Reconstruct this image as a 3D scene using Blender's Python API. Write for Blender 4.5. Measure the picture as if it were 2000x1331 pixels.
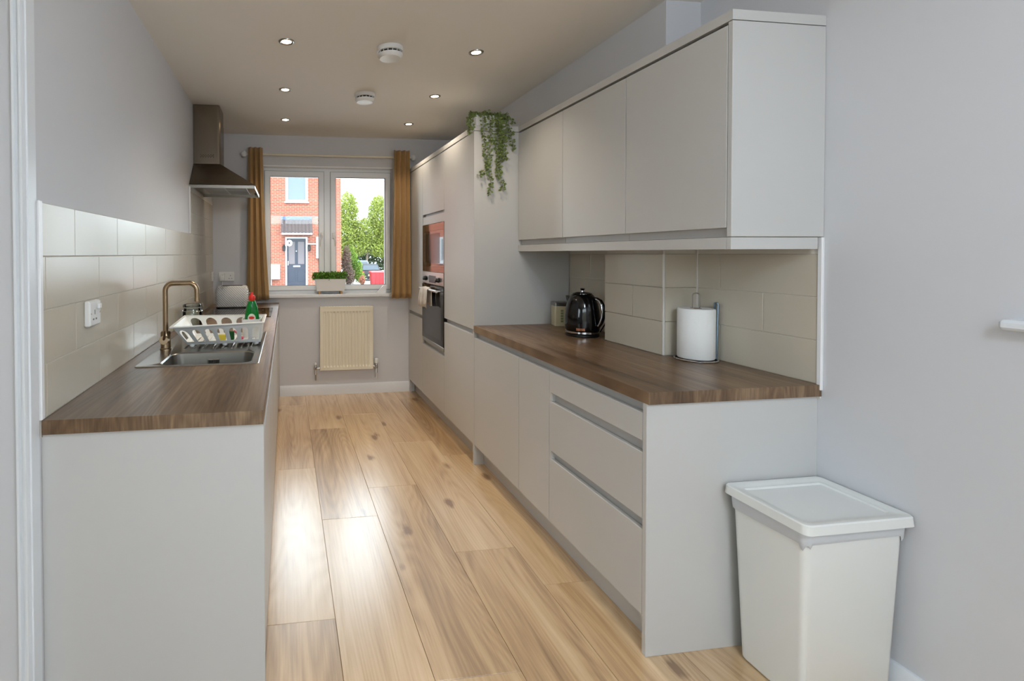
import bpy, bmesh, math, random
from mathutils import Vector, Matrix
R = math.radians
scene = bpy.context.scene
for o in list(bpy.data.objects):
    bpy.data.objects.remove(o)
col = scene.collection

# ------------------------------------------------------------------ camera
CAM_H = 1.3801
cd = bpy.data.cameras.new('camera'); cam = bpy.data.objects.new('camera', cd); col.objects.link(cam)
cd.sensor_fit = 'HORIZONTAL'; cd.sensor_width = 36.0
cd.lens = 952.36 / 2000 * 36
cd.shift_x = (1000 - 689.1) / 2000
cd.shift_y = (510.15 - 665.5) / 2000
cd.clip_start = 0.02; cd.clip_end = 400
yaw, pitch, roll = 0.13554, 0.01523, -0.00319
F = Vector((math.sin(yaw) * math.cos(pitch), math.cos(yaw) * math.cos(pitch), -math.sin(pitch)))
Rt = Vector((math.cos(yaw), -math.sin(yaw), 0)); Up = Rt.cross(F)
Rr = math.cos(roll) * Rt + math.sin(roll) * Up; Ur = -math.sin(roll) * Rt + math.cos(roll) * Up
m = Matrix((Rr, Ur, -F)).transposed().to_4x4(); m.translation = (0, 0, CAM_H)
cam.matrix_world = m
scene.camera = cam

# ------------------------------------------------------------------ world (bright overcast sky) and exposure
SKY = 4.8
FILL_STR = 36.0  # emission strength of the added globe behind the camera
w = bpy.data.worlds.new('overcast_sky'); scene.world = w; w.use_nodes = True
bg = w.node_tree.nodes['Background']
bg.inputs[0].default_value = (0.80, 0.91, 1.0, 1); bg.inputs[1].default_value = SKY
scene.view_settings.view_transform = 'Standard'
scene.view_settings.look = 'None'
scene.view_settings.gamma = 1.0
scene.view_settings.use_curve_mapping = False
scene.view_settings.exposure = 0.78
scene.cycles.use_denoising = True
scene.cycles.max_bounces = 6
scene.cycles.diffuse_bounces = 4
scene.cycles.glossy_bounces = 3
scene.cycles.transparent_max_bounces = 8
scene.cycles.use_adaptive_sampling = True
scene.cycles.adaptive_threshold = 0.06
scene.cycles.caustics_reflective = False
scene.cycles.caustics_refractive = False
scene.cycles.light_sampling_threshold = 0.01
scene.cycles.sample_clamp_indirect = 6.0

sd_ = bpy.data.lights.new('hazy_sun', 'SUN'); sd_.energy = 2.5; sd_.angle = R(14); sd_.color = (1.0, .98, .96)
sun = bpy.data.objects.new('hazy_sun', sd_); col.objects.link(sun); sun.rotation_euler = (R(36), 0, R(-6)); sun.location = (0, -6, 8)

def portal(loc, rot, sx, sy):            # sampling guide for the sky seen through a window opening
    l = bpy.data.lights.new('sky_portal', 'AREA'); l.shape = 'RECTANGLE'; l.size = sx; l.size_y = sy
    l.cycles.is_portal = True
    o = bpy.data.objects.new('sky_portal', l); col.objects.link(o); o.location = loc; o.rotation_euler = rot
portal((0.42, 4.93, 1.6), (R(-90), 0, 0), 1.3, 1.3)       # kitchen window, facing -y
portal((2.05, 0.75, 1.76), (0, R(90), 0), 1.2, .55)       # side window, facing -x
portal((-0.05, -2.05, 1.18), (R(90), 0, 0), 2.2, 2.36)    # garden doors behind the camera, facing +y
portal((-2.55, -0.7, 1.65), (0, R(-90), 0), 1.4, 1.6)     # dining window, facing +x

# ------------------------------------------------------------------ helpers
def lin(c):
    return tuple(((v / 255) / 12.92 if v / 255 <= 0.04045 else ((v / 255 + 0.055) / 1.055) ** 2.4) for v in c)

MATS = {}
def mat(name, rgb, rough=0.5, metal=0.0, spec=0.5, noise=0.0, nscale=6.0, bump=0.0, bscale=60.0, coat=0.0, emit=None, estr=0.0, trans=0.0, ior=1.45, sss=0.0, aniso=0.0, sheen=0.0):
    if name in MATS: return MATS[name]
    mt = bpy.data.materials.new(name); mt.use_nodes = True
    nt = mt.node_tree; b = nt.nodes['Principled BSDF']
    c = lin(rgb)
    b.inputs['Base Color'].default_value = (*c, 1)
    b.inputs['Roughness'].default_value = rough
    b.inputs['Metallic'].default_value = metal
    b.inputs['Specular IOR Level'].default_value = spec
    b.inputs['Coat Weight'].default_value = coat
    b.inputs['IOR'].default_value = ior
    b.inputs['Transmission Weight'].default_value = trans
    b.inputs['Sheen Weight'].default_value = sheen
    if aniso: b.inputs['Anisotropic'].default_value = aniso
    if emit:
        b.inputs['Emission Color'].default_value = (*lin(emit), 1); b.inputs['Emission Strength'].default_value = estr
    tc = nt.nodes.new('ShaderNodeTexCoord')
    if noise:
        n = nt.nodes.new('ShaderNodeTexNoise'); n.inputs['Scale'].default_value = nscale; n.inputs['Detail'].default_value = 4
        nt.links.new(tc.outputs['Object'], n.inputs['Vector'])
        mx = nt.nodes.new('ShaderNodeMixRGB')
        mx.inputs[1].default_value = (*[v * (1 - noise) for v in c], 1); mx.inputs[2].default_value = (*[min(1, v * (1 + noise)) for v in c], 1)
        nt.links.new(n.outputs['Fac'], mx.inputs[0]); nt.links.new(mx.outputs[0], b.inputs['Base Color'])
    if bump:
        n2 = nt.nodes.new('ShaderNodeTexNoise'); n2.inputs['Scale'].default_value = bscale; n2.inputs['Detail'].default_value = 3
        nt.links.new(tc.outputs['Object'], n2.inputs['Vector'])
        bp = nt.nodes.new('ShaderNodeBump'); bp.inputs['Strength'].default_value = bump; bp.inputs['Distance'].default_value = 0.002
        nt.links.new(n2.outputs['Fac'], bp.inputs['Height']); nt.links.new(bp.outputs[0], b.inputs['Normal'])
    MATS[name] = mt
    return mt

def mapping(nt, scale, rand=0.0, src='Object'):
    tc = nt.nodes.new('ShaderNodeTexCoord'); mp = nt.nodes.new('ShaderNodeMapping')
    mp.inputs['Scale'].default_value = scale
    out = tc.outputs[src]
    if rand:
        oi = nt.nodes.new('ShaderNodeObjectInfo'); mul = nt.nodes.new('ShaderNodeVectorMath'); mul.operation = 'SCALE'
        cmb = nt.nodes.new('ShaderNodeCombineXYZ')
        for i, k in enumerate((1.0, 2.7, 0.0)):
            mm = nt.nodes.new('ShaderNodeMath'); mm.operation = 'MULTIPLY'; mm.inputs[1].default_value = k * rand
            nt.links.new(oi.outputs['Random'], mm.inputs[0]); nt.links.new(mm.outputs[0], cmb.inputs[i])
        add = nt.nodes.new('ShaderNodeVectorMath'); add.operation = 'ADD'
        nt.links.new(out, add.inputs[0]); nt.links.new(cmb.outputs[0], add.inputs[1]); out = add.outputs[0]
    nt.links.new(out, mp.inputs['Vector'])
    return mp.outputs[0]

def wood(name, dark, mid, light, rough, rand, gs=1.0, knots=True, tone=0.12, bump=0.25, spec=0.5, coat=0.0, lo=.22):
    """boards whose grain runs along local y"""
    mt = bpy.data.materials.new(name); mt.use_nodes = True; nt = mt.node_tree; b = nt.nodes['Principled BSDF']
    N = nt.nodes.new; K = nt.links.new
    def noise(scale, detail, dist=0.0, rough_=0.55):
        n = N('ShaderNodeTexNoise'); n.inputs['Scale'].default_value = 1; n.inputs['Detail'].default_value = detail
        n.inputs['Distortion'].default_value = dist; n.inputs['Roughness'].default_value = rough_
        K(mapping(nt, scale, rand), n.inputs['Vector']); return n.outputs['Fac']
    def math_(op, a, bb):
        q = N('ShaderNodeMath'); q.operation = op
        for i, v in enumerate((a, bb)):
            if isinstance(v, (int, float)): q.inputs[i].default_value = v
            else: K(v, q.inputs[i])
        return q.outputs[0]
    broad = noise((5 * gs, .55 * gs, 1.2 * gs), 3, .6)
    streak = noise((26 * gs, 1.0 * gs, 3 * gs), 4, .3)
    fine = noise((150 * gs, 4.5 * gs, 9 * gs), 3)
    # cathedral rings: contour lines of a slow noise field
    field = noise((4.2 * gs, .5 * gs, 1 * gs), 1.0, .15)
    ring = math_('FRACT', math_('MULTIPLY', field, 26.0), 0)
    ring = math_('ABSOLUTE', math_('SUBTRACT', ring, 0.5), 0)
    f = math_('ADD', math_('MULTIPLY', broad, .55), math_('MULTIPLY', streak, .40))
    f = math_('ADD', f, math_('MULTIPLY', fine, .22))
    f = math_('ADD', f, math_('MULTIPLY', ring, .14))
    f = math_('SUBTRACT', f, .12)
    if rand:
        oi = N('ShaderNodeObjectInfo')
        f = math_('ADD', f, math_('MULTIPLY', math_('SUBTRACT', oi.outputs['Random'], .5), tone))
    if knots:
        v = N('ShaderNodeTexVoronoi'); v.feature = 'F1'; v.inputs['Scale'].default_value = 1
        K(mapping(nt, (4.2, 2.0, 1), rand * 1.7 + .3), v.inputs['Vector'])
        nn = noise((30, 14, 1), 2)
        d = math_('ADD', v.outputs['Distance'], math_('MULTIPLY', math_('SUBTRACT', nn, .5), .10))
        k = N('ShaderNodeMapRange'); k.inputs[1].default_value = .02; k.inputs[2].default_value = .13; k.inputs[3].default_value = .38; k.inputs[4].default_value = 0
        K(d, k.inputs[0]); f = math_('SUBTRACT', f, k.outputs[0])
    cr = N('ShaderNodeValToRGB'); e = cr.color_ramp.elements
    e[0].position = lo; e[0].color = (*lin(dark), 1); e[1].position = 1 - lo; e[1].color = (*lin(light), 1)
    m2 = e.new(.5); m2.color = (*lin(mid), 1)
    K(f, cr.inputs[0]); K(cr.outputs[0], b.inputs['Base Color'])
    bp = N('ShaderNodeBump'); bp.inputs['Strength'].default_value = bump; bp.inputs['Distance'].default_value = .0015
    K(math_('ADD', math_('MULTIPLY', ring, .5), fine), bp.inputs['Height']); K(bp.outputs[0], b.inputs['Normal'])
    b.inputs['Roughness'].default_value = rough; b.inputs['Specular IOR Level'].default_value = spec
    b.inputs['Coat Weight'].default_value = coat; b.inputs['Coat Roughness'].default_value = .25; b.inputs['Coat IOR'].default_value = 1.7
    MATS[name] = mt
    return mt

def loft_ring(x0, x1, y0, y1, r, z, n=5):
    pts = []
    r = max(1e-4, min(r, (x1 - x0) / 2 - 1e-5, (y1 - y0) / 2 - 1e-5))
    for cx, cy, a0 in ((x1 - r, y1 - r, 0), (x0 + r, y1 - r, 90), (x0 + r, y0 + r, 180), (x1 - r, y0 + r, 270)):
        for i in range(n + 1):
            a = R(a0 + 90 * i / n); pts.append((cx + r * math.cos(a), cy + r * math.sin(a), z))
    return pts

class MB:
    def __init__(s): s.v = []; s.f = []
    def add(s, vs, fs):
        o = len(s.v); s.v += [tuple(p) for p in vs]; s.f += [tuple(i + o for i in f) for f in fs]; return s
    def box(s, x0, x1, y0, y1, z0, z1, b=0.0, seg=1):
        if b <= 0:
            vs = [(x, y, z) for z in (z0, z1) for y in (y0, y1) for x in (x0, x1)]
            return s.add(vs, [(0, 2, 3, 1), (4, 5, 7, 6), (0, 1, 5, 4), (2, 6, 7, 3), (0, 4, 6, 2), (1, 3, 7, 5)])
        bm = bmesh.new(); bmesh.ops.create_cube(bm, size=1)
        for q in bm.verts: q.co = Vector(((x0 + x1) / 2 + q.co.x * (x1 - x0), (y0 + y1) / 2 + q.co.y * (y1 - y0), (z0 + z1) / 2 + q.co.z * (z1 - z0)))
        bmesh.ops.bevel(bm, geom=list(bm.edges), offset=b, segments=seg, profile=.5, affect='EDGES')
        bm.verts.index_update()
        s.add([q.co[:] for q in bm.verts], [[q.index for q in f.verts] for f in bm.faces]); bm.free(); return s
    def loft(s, rings, cap0=True, cap1=True):
        n = len(rings[0]); o = len(s.v)
        for r in rings: s.v += [tuple(p) for p in r]
        for k in range(len(rings) - 1):
            for i in range(n):
                j = (i + 1) % n
                s.f.append((o + k * n + i, o + k * n + j, o + (k + 1) * n + j, o + (k + 1) * n + i))
        if cap0: s.f.append(tuple(o + i for i in range(n))[::-1])
        if cap1: s.f.append(tuple(o + (len(rings) - 1) * n + i for i in range(n)))
        return s
    def lathe(s, c, prof, n=24, axis='z', cap0=True, cap1=True):
        rings = []
        for r, h in prof:
            rg = []
            for i in range(n):
                a = 2 * math.pi * i / n; p, q = r * math.cos(a), r * math.sin(a)
                if axis == 'z': rg.append((c[0] + p, c[1] + q, c[2] + h))
                elif axis == 'x': rg.append((c[0] + h, c[1] + p, c[2] + q))
                else: rg.append((c[0] + q, c[1] + h, c[2] + p))
            rings.append(rg)
        return s.loft(rings, cap0, cap1)
    def tube(s, pts, r, n=10, caps=True):
        pts = [Vector(p) for p in pts]; rs = r if isinstance(r, (list, tuple)) else [r] * len(pts)
        rings = []; nrm = None
        for i, p in enumerate(pts):
            t = (pts[min(i + 1, len(pts) - 1)] - pts[max(i - 1, 0)]).normalized()
            if nrm is None:
                nrm = t.orthogonal().normalized()
            else:
                nrm = (nrm - t * nrm.dot(t)); nrm = nrm.normalized() if nrm.length > 1e-6 else t.orthogonal().normalized()
            bn = t.cross(nrm)
            rings.append([p + (nrm * math.cos(2 * math.pi * k / n) + bn * math.sin(2 * math.pi * k / n)) * rs[i] for k in range(n)])
        return s.loft(rings, caps, caps)
    def prism(s, poly, axis, a, b):
        n = len(poly); mk = {'x': lambda p, t: (t, p[0], p[1]), 'y': lambda p, t: (p[0], t, p[1]), 'z': lambda p, t: (p[0], p[1], t)}[axis]
        return s.loft([[mk(p, a) for p in poly], [mk(p, b) for p in poly]])
    def holed(s, outer, holes, fn, t):
        """flat panel with holes; fn(u, v, side) -> point, side 0/1 give the two faces"""
        bm = bmesh.new(); loops = []
        for lp in [outer] + holes:
            vs = [bm.verts.new((p[0], p[1], 0)) for p in lp]; loops.append(vs)
            for i in range(len(vs)): bm.edges.new((vs[i], vs[(i + 1) % len(vs)]))
        bmesh.ops.triangle_fill(bm, use_beauty=True, edges=list(bm.edges))
        bm.verts.index_update(); n = len(bm.verts); o = len(s.v)
        for side in (0, 1):
            for q in bm.verts: s.v.append(tuple(fn(q.co.x, q.co.y, side * t)))
        for f in bm.faces:
            ix = [q.index for q in f.verts]; s.f.append(tuple(o + i for i in ix)); s.f.append(tuple(o + n + i for i in reversed(ix)))
        for vs in loops:
            for i in range(len(vs)):
                a, b = vs[i].index, vs[(i + 1) % len(vs)].index; s.f.append((o + a, o + b, o + n + b, o + n + a))
        bm.free(); return s
    def build(s, name, material, parent=None, origin=None, smooth=35, tf=None):
        off = Vector(OFF[parent.name]) if parent else Vector(origin or (0, 0, 0))
        me = bpy.data.meshes.new(name)
        vs = s.v if tf is None else [tuple(tf @ Vector(p)) for p in s.v]
        me.from_pydata([tuple(Vector(p) - off) for p in vs], [], s.f); me.update()
        bm = bmesh.new(); bm.from_mesh(me); bmesh.ops.recalc_face_normals(bm, faces=list(bm.faces)); bm.to_mesh(me); bm.free()
        if smooth:
            me.shade_smooth(); me.set_sharp_from_angle(angle=R(smooth))
        me.materials.append(material)
        o = bpy.data.objects.new(name, me); col.objects.link(o)
        if parent: o.parent = parent
        else: o.location = off
        OFF[o.name] = tuple(off)
        return o
OFF = {}

def tag(o, label=None, cat=None, group=None, kind=None):
    if label: o['label'] = label
    if cat: o['category'] = cat
    if group: o['group'] = group
    if kind: o['kind'] = kind
    return o
def thing(name, loc, label, cat, group=None):
    o = bpy.data.objects.new(name, None); col.objects.link(o); o.location = loc; o.empty_display_size = .05
    OFF[o.name] = tuple(loc); return tag(o, label, cat, group)
def struct(name, mb, m_, smooth=0, label=None):
    o = mb.build(name, m_, None, (0, 0, 0), smooth); o['kind'] = 'structure'
    if label: o['label'] = label
    return o
def B(name, m_, parent, x0, x1, y0, y1, z0, z1, b=0.001):
    return MB().box(x0, x1, y0, y1, z0, z1, b).build(name, m_, parent)
def arc(c, r, a0, a1, n, plane='xz'):
    out = []
    for i in range(n + 1):
        a = R(a0 + (a1 - a0) * i / n); p, q = r * math.cos(a), r * math.sin(a)
        out.append({'xz': (c[0] + p, c[1], c[2] + q), 'yz': (c[0], c[1] + p, c[2] + q), 'xy': (c[0] + p, c[1] + q, c[2])}[plane])
    return out

# ------------------------------------------------------------------ materials
M_wall = mat('wall_paint', (209, 209, 212), .6, spec=.3)
M_ceil = mat('ceiling_paint', (232, 228, 222), .8, spec=.2)
M_white = mat('white_gloss_paint', (225, 228, 232), .3)
M_upvc = mat('white_upvc', (242, 244, 246), .25)
M_cab = mat('grey_cabinet', (197, 196, 194), .38, spec=.45)
M_chan = mat('grey_channel', (180, 178, 176), .4)
M_carc = mat('grey_carcass', (150, 148, 146), .5)
M_dark = mat('dark_gap', (38, 36, 34), .7)
M_tile = mat('cream_tile', (199, 190, 174), .22, spec=.4, nscale=3)
M_grout = mat('grout', (214, 208, 198), .8)
M_trim = mat('white_tile_trim', (236, 236, 238), .25)
M_trim2 = mat('cream_corner_trim', (216, 212, 206), .3)
M_floor = wood('oak_floor', (134, 98, 62), (200, 165, 122), (226, 198, 158), .34, 37.0, 1.0, True, .16, .05, .9, 1.0, .27)
M_work = wood('walnut_worktop', (54, 40, 28), (110, 86, 64), (156, 130, 102), .33, 0.0, 1.25, False, 0, .12, lo=.29)
M_steel = mat('brushed_steel', (168, 164, 158), .28, 1.0, bump=.05, bscale=300)
M_steel2 = mat('hood_steel', (134, 124, 111), .24, 1.0)
M_chrome = mat('chrome', (215, 215, 215), .08, 1.0)
M_bronze = mat('brushed_bronze', (160, 138, 112), .28, 1.0)
M_blackgl = mat('black_glass', (10, 10, 11), .04, spec=.8)
M_micgl = mat('microwave_glass', (20, 17, 15), .04, spec=1.0, coat=.6)
M_black = mat('black_enamel', (6, 6, 7), .09, spec=.6)
M_blackp = mat('black_plastic', (16, 16, 17), .35)
M_plast = mat('white_plastic', (232, 232, 230), .35)
M_rack = mat('rack_plastic', (236, 236, 232), .4)
M_bin = mat('bin_plastic', (226, 227, 224), .42)
M_liner = mat('bin_liner', (200, 202, 206), .4, bump=.8, bscale=40)
M_paper = mat('paper_towel', (240, 240, 238), .9, spec=.1, bump=.5, bscale=160)
M_curt = mat('ochre_curtain', (172, 138, 90), .85, spec=.1, noise=.06, nscale=40, sheen=.2)
M_rad = mat('cream_radiator', (232, 225, 205), .4)
M_lamp = mat('lamp_glow', (255, 240, 220), .5, emit=(255, 226, 190), estr=14)
M_leaf = mat('trailing_leaf', (104, 121, 64), .55, noise=.35, nscale=14)
M_leaf2 = mat('planter_leaf', (106, 152, 56), .55, noise=.4, nscale=25)
M_stem = mat('stem', (90, 96, 50), .7)
M_cloth = mat('tea_towel', (214, 206, 198), .9, noise=.12, nscale=30)
M_woodleg = mat('light_wood', (196, 150, 92), .5)
M_green = mat('green_soap', (18, 150, 60), .12, trans=.55, ior=1.35)
M_red = mat('red_cap', (222, 42, 30), .35)
M_tin = mat('cream_tin', (226, 216, 182), .35)
M_mush = mat('tin_print', (150, 165, 120), .5)
M_grey = mat('grey_plastic', (120, 120, 122), .4)
def glass_pane(name, tint=(.97, .985, .98), refl=.06):
    mt = bpy.data.materials.new(name); mt.use_nodes = True; nt = mt.node_tree; nt.nodes.clear()
    o = nt.nodes.new('ShaderNodeOutputMaterial'); mx = nt.nodes.new('ShaderNodeMixShader')
    t = nt.nodes.new('ShaderNodeBsdfTransparent'); t.inputs[0].default_value = (*tint, 1)
    g = nt.nodes.new('ShaderNodeBsdfGlossy'); g.inputs['Roughness'].default_value = 0.0
    fr = nt.nodes.new('ShaderNodeFresnel'); fr.inputs[0].default_value = 1.45
    nt.links.new(fr.outputs[0], mx.inputs[0]); nt.links.new(t.outputs[0], mx.inputs[1]); nt.links.new(g.outputs[0], mx.inputs[2]); nt.links.new(mx.outputs[0], o.inputs[0])
    MATS[name] = mt; return mt
M_pane = glass_pane('window_glass')
M_jar = glass_pane('jar_glass', (.90, .95, .94))

# ------------------------------------------------------------------ key planes (metres)
XL, XR = -0.696, 1.877            # plaster faces
TL, TR = -0.688, 1.869            # tile faces
YN, YB = 1.479, 4.753             # near end of the units, window wall
ZC = 2.519
FL, FR = -0.071, 1.206            # cabinet front planes
FU = 1.5076                       # wall-unit front plane
DX0, DY0, YC = -2.4, -1.9, 1.43   # dining area behind the camera
PX, PY0, PY1 = 1.698, 2.003, 2.416   # tiled pipe boxing

# ------------------------------------------------------------------ floor
base = MB(); base.box(DX0 - .1, XR + .1, DY0 - .1, YB + .1, -.14, -.004)
floor = struct('floor', base, mat('subfloor', (92, 66, 42), .7))
PW, PL = .2925, 1.312
ends = {-1: 3.127, 0: 3.817, 1: 2.812, 2: 3.456, 3: 3.192}
cache = {}
rnd = random.Random(3)
for c_ in range(-9, 7):
    x0 = .1765 + c_ * PW; e0 = ends.get(c_, 3.0 + rnd.uniform(0, PL))
    if x0 >= XR: continue
    k = -6
    while True:
        y0 = e0 + k * PL; y1 = y0 + PL; k += 1
        if y0 >= YB: break
        X0, X1, Y0, Y1 = max(x0, DX0), min(x0 + PW, XR), max(y0, DY0), min(y1, YB)
        if Y1 - Y0 < .02 or X1 - X0 < .01: continue
        if X1 < -.1 and Y0 > 1.5: continue
        g = .0006; key = (round(X1 - X0, 3), round(Y1 - Y0, 3))
        if key not in cache:
            hx, hy = (X1 - X0) / 2 - g, (Y1 - Y0) / 2 - g
            o = MB().box(-hx, hx, -hy, hy, -.006, 0, .0009).build('plank', M_floor, floor, smooth=0)
            cache[key] = o.data
        else:
            o = bpy.data.objects.new('plank', cache[key]); col.objects.link(o); o.parent = floor
        o.location = ((X0 + X1) / 2, (Y0 + Y1) / 2, 0)

# ------------------------------------------------------------------ shell
struct('ceiling', MB().box(DX0 - .2, XR + .2, DY0 - .2, YB + .3, ZC, ZC + .2), M_ceil)
wl = MB().box(XL - .2, XL, YC, YB + .3, 0, ZC)
wall_left = struct('wall_left', wl, M_wall)
WX0, WX1, WZ0, WZ1 = -.213, 1.05, .985, 2.232          # kitchen window opening
wb = MB().box(XL, WX0, YB, YB + .28, 0, ZC).box(WX1, XR + .2, YB, YB + .28, 0, ZC).box(WX0, WX1, YB, YB + .28, 0, WZ0 - .002).box(WX0, WX1, YB, YB + .28, WZ1, ZC)
struct('wall_back', wb, M_wall)
SY0, SY1, SZ0, SZ1 = .5, 1.005, 1.2, 2.35             # side window opening in the right wall
wr = MB().box(XR, XR + .25, SY1, YB + .28, 0, ZC).box(XR, XR + .25, DY0 - .2, SY0, 0, ZC).box(XR, XR + .25, SY0, SY1, 0, SZ0).box(XR, XR + .25, SY0, SY1, SZ1, ZC)
wall_right = struct('wall_right', wr, M_wall)
struct('wall_entrance', MB().box(DX0 - .2, XL - .2, YC, YC + .15, 0, ZC), M_wall)
LY0, LY1, LZ0, LZ1 = -1.5, .1, .95, 2.35              # dining window opening, left of the camera
struct('wall_dining', MB().box(DX0 - .2, DX0, DY0 - .2, LY0, 0, ZC).box(DX0 - .2, DX0, LY1, YC + .15, 0, ZC).box(DX0 - .2, DX0, LY0, LY1, 0, LZ0).box(DX0 - .2, DX0, LY0, LY1, LZ1, ZC), M_wall)
struct('wall_garden', MB().box(DX0, -1.15, DY0 - .2, DY0, 0, ZC).box(1.05, XR, DY0 - .2, DY0, 0, ZC).box(-1.15, 1.05, DY0 - .2, DY0, 2.36, ZC), M_wall)

# bulkhead over the wall units and tiled boxing below
bulk = MB().box(PX + .004, XR, PY0, YB, 2.15, ZC).build('bulkhead', M_wall, wall_right, smooth=0)
boxing = MB().box(PX + .008, XR, PY0 + .008, PY1 - .008, .86, 1.43).build('boxing', M_grout, wall_right, smooth=0)

# wall tiles
tile_cache = {}
def tile(parent, face, a0, a1, z0, z1, plane):
    """face = plane coordinate of the glazed side; plane 'L','R' (a = y) or 'N' (near face of boxing, a = x)"""
    g = .0012; key = (round(a1 - a0, 3), round(z1 - z0, 3), plane)
    h, v = (a1 - a0) / 2 - g, (z1 - z0) / 2 - g
    if key not in tile_cache:
        d = .007
        if plane == 'L': mb = MB().box(-d, 0, -h, h, -v, v, .0012)
        elif plane == 'R': mb = MB().box(0, d, -h, h, -v, v, .0012)
        else: mb = MB().box(-h, h, 0, d, -v, v, .0012)
        me_o = mb.build('tile', M_tile, parent, smooth=0); tile_cache[key] = me_o.data; o = me_o
    else:
        o = bpy.data.objects.new('tile', tile_cache[key]); col.objects.link(o); o.parent = parent
    ca, cz = (a0 + a1) / 2, (z0 + z1) / 2
    o.location = (face, ca, cz) if plane in 'LR' else (ca, face, cz)
TH, TW = .1547, .406
def tile_run(parent, face, plane, a0, a1, z0, rows, starts):
    for r_ in range(rows):
        s_ = starts[r_ % len(starts)]; k = math.floor((a0 - s_) / TW) - 1
        while s_ + k * TW < a1:
            t0, t1 = max(a0, s_ + k * TW), min(a1, s_ + (k + 1) * TW); k += 1
            if t1 - t0 > .006: tile(parent, face, t0, t1, z0 + r_ * TH, z0 + (r_ + 1) * TH, plane)
ZT = .9105
MB().box(XL, TL - .003, YN + .004, YB, .86, ZT + 4 * TH).box(XL, TL - .003, 3.662, YB, ZT + 4 * TH, 1.87).build('grout_bed', M_grout, wall_left, smooth=0)
MB().box(TR + .003, XR, YN + .004, 3.03, .86, 1.44).build('grout_bed', M_grout, wall_right, smooth=0)
tile_run(wall_left, TL, 'L', YN + .014, YB, ZT, 4, (1.918, 1.713))
tile_run(wall_left, TL, 'L', 3.668, YB, ZT + 4 * TH, 2, (1.918, 1.713))
tile_run(wall_right, TR, 'R', YN + .012, PY0, ZT, 3, (1.885, 1.69))
tile_run(wall_right, TR, 'R', PY1, 3.022, ZT, 3, (2.795, 2.6))
tile_run(boxing, PX, 'R', PY0 + .006, PY1, ZT, 3, (PY0 + .006, 2.203))
tile_run(boxing, PY0, 'N', PX + .008, TR, ZT, 3, (PX - .2, PX - .2))
B('tile_trim', M_trim, wall_left, XL, TL + .003, YN - .004, YN + .014, ZT, ZT + 4 * TH + .004, .002)
B('tile_trim', M_trim, wall_left, XL, TL + .003, 3.656, 3.668, ZT + 4 * TH, 1.87, .002)
B('tile_trim', M_trim, wall_right, TR - .003, XR, YN - .004, YN + .012, ZT - .02, 1.432, .002)
B('tile_trim', M_trim2, boxing, PX - .001, PX + .008, PY0 - .001, PY0 + .007, ZT, 1.39, .002)
B('tile_trim', M_trim2, boxing, TR - .004, TR + .003, PY0 - .004, PY0 + .003, ZT, 1.39, .001)

# baseboards and door-opening architrave
def skirt(name, mb): return struct(name, mb, M_white, 30)
skirt('baseboard_back', MB().prism([(YB, 0), (YB, .1), (YB - .008, .1), (YB - .015, .085), (YB - .015, 0)], 'x', FL + .002, FR + .06))
skirt('baseboard_right', MB().prism([(XR, 0), (XR, .102), (XR - .008, .102), (XR - .016, .085), (XR - .016, 0)], 'y', DY0, YN + .012))
skirt('trim_1', MB().prism([(XL - .030, YC), (XL - .030, YC - .012), (XL - .026, YC - .018), (XL - .020, YC - .018), (XL - .016, YC - .010), (XL - .011, YC - .010), (XL - .007, YC - .020), (XL - .001, YC - .020), (XL + .001, YC - .014), (XL + .001, YC)], 'z', 0, ZC))
skirt('trim_2', MB().box(XL - .002, XL + .005, YC - .002, YN - .006, 0, ZC, .001))

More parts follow.
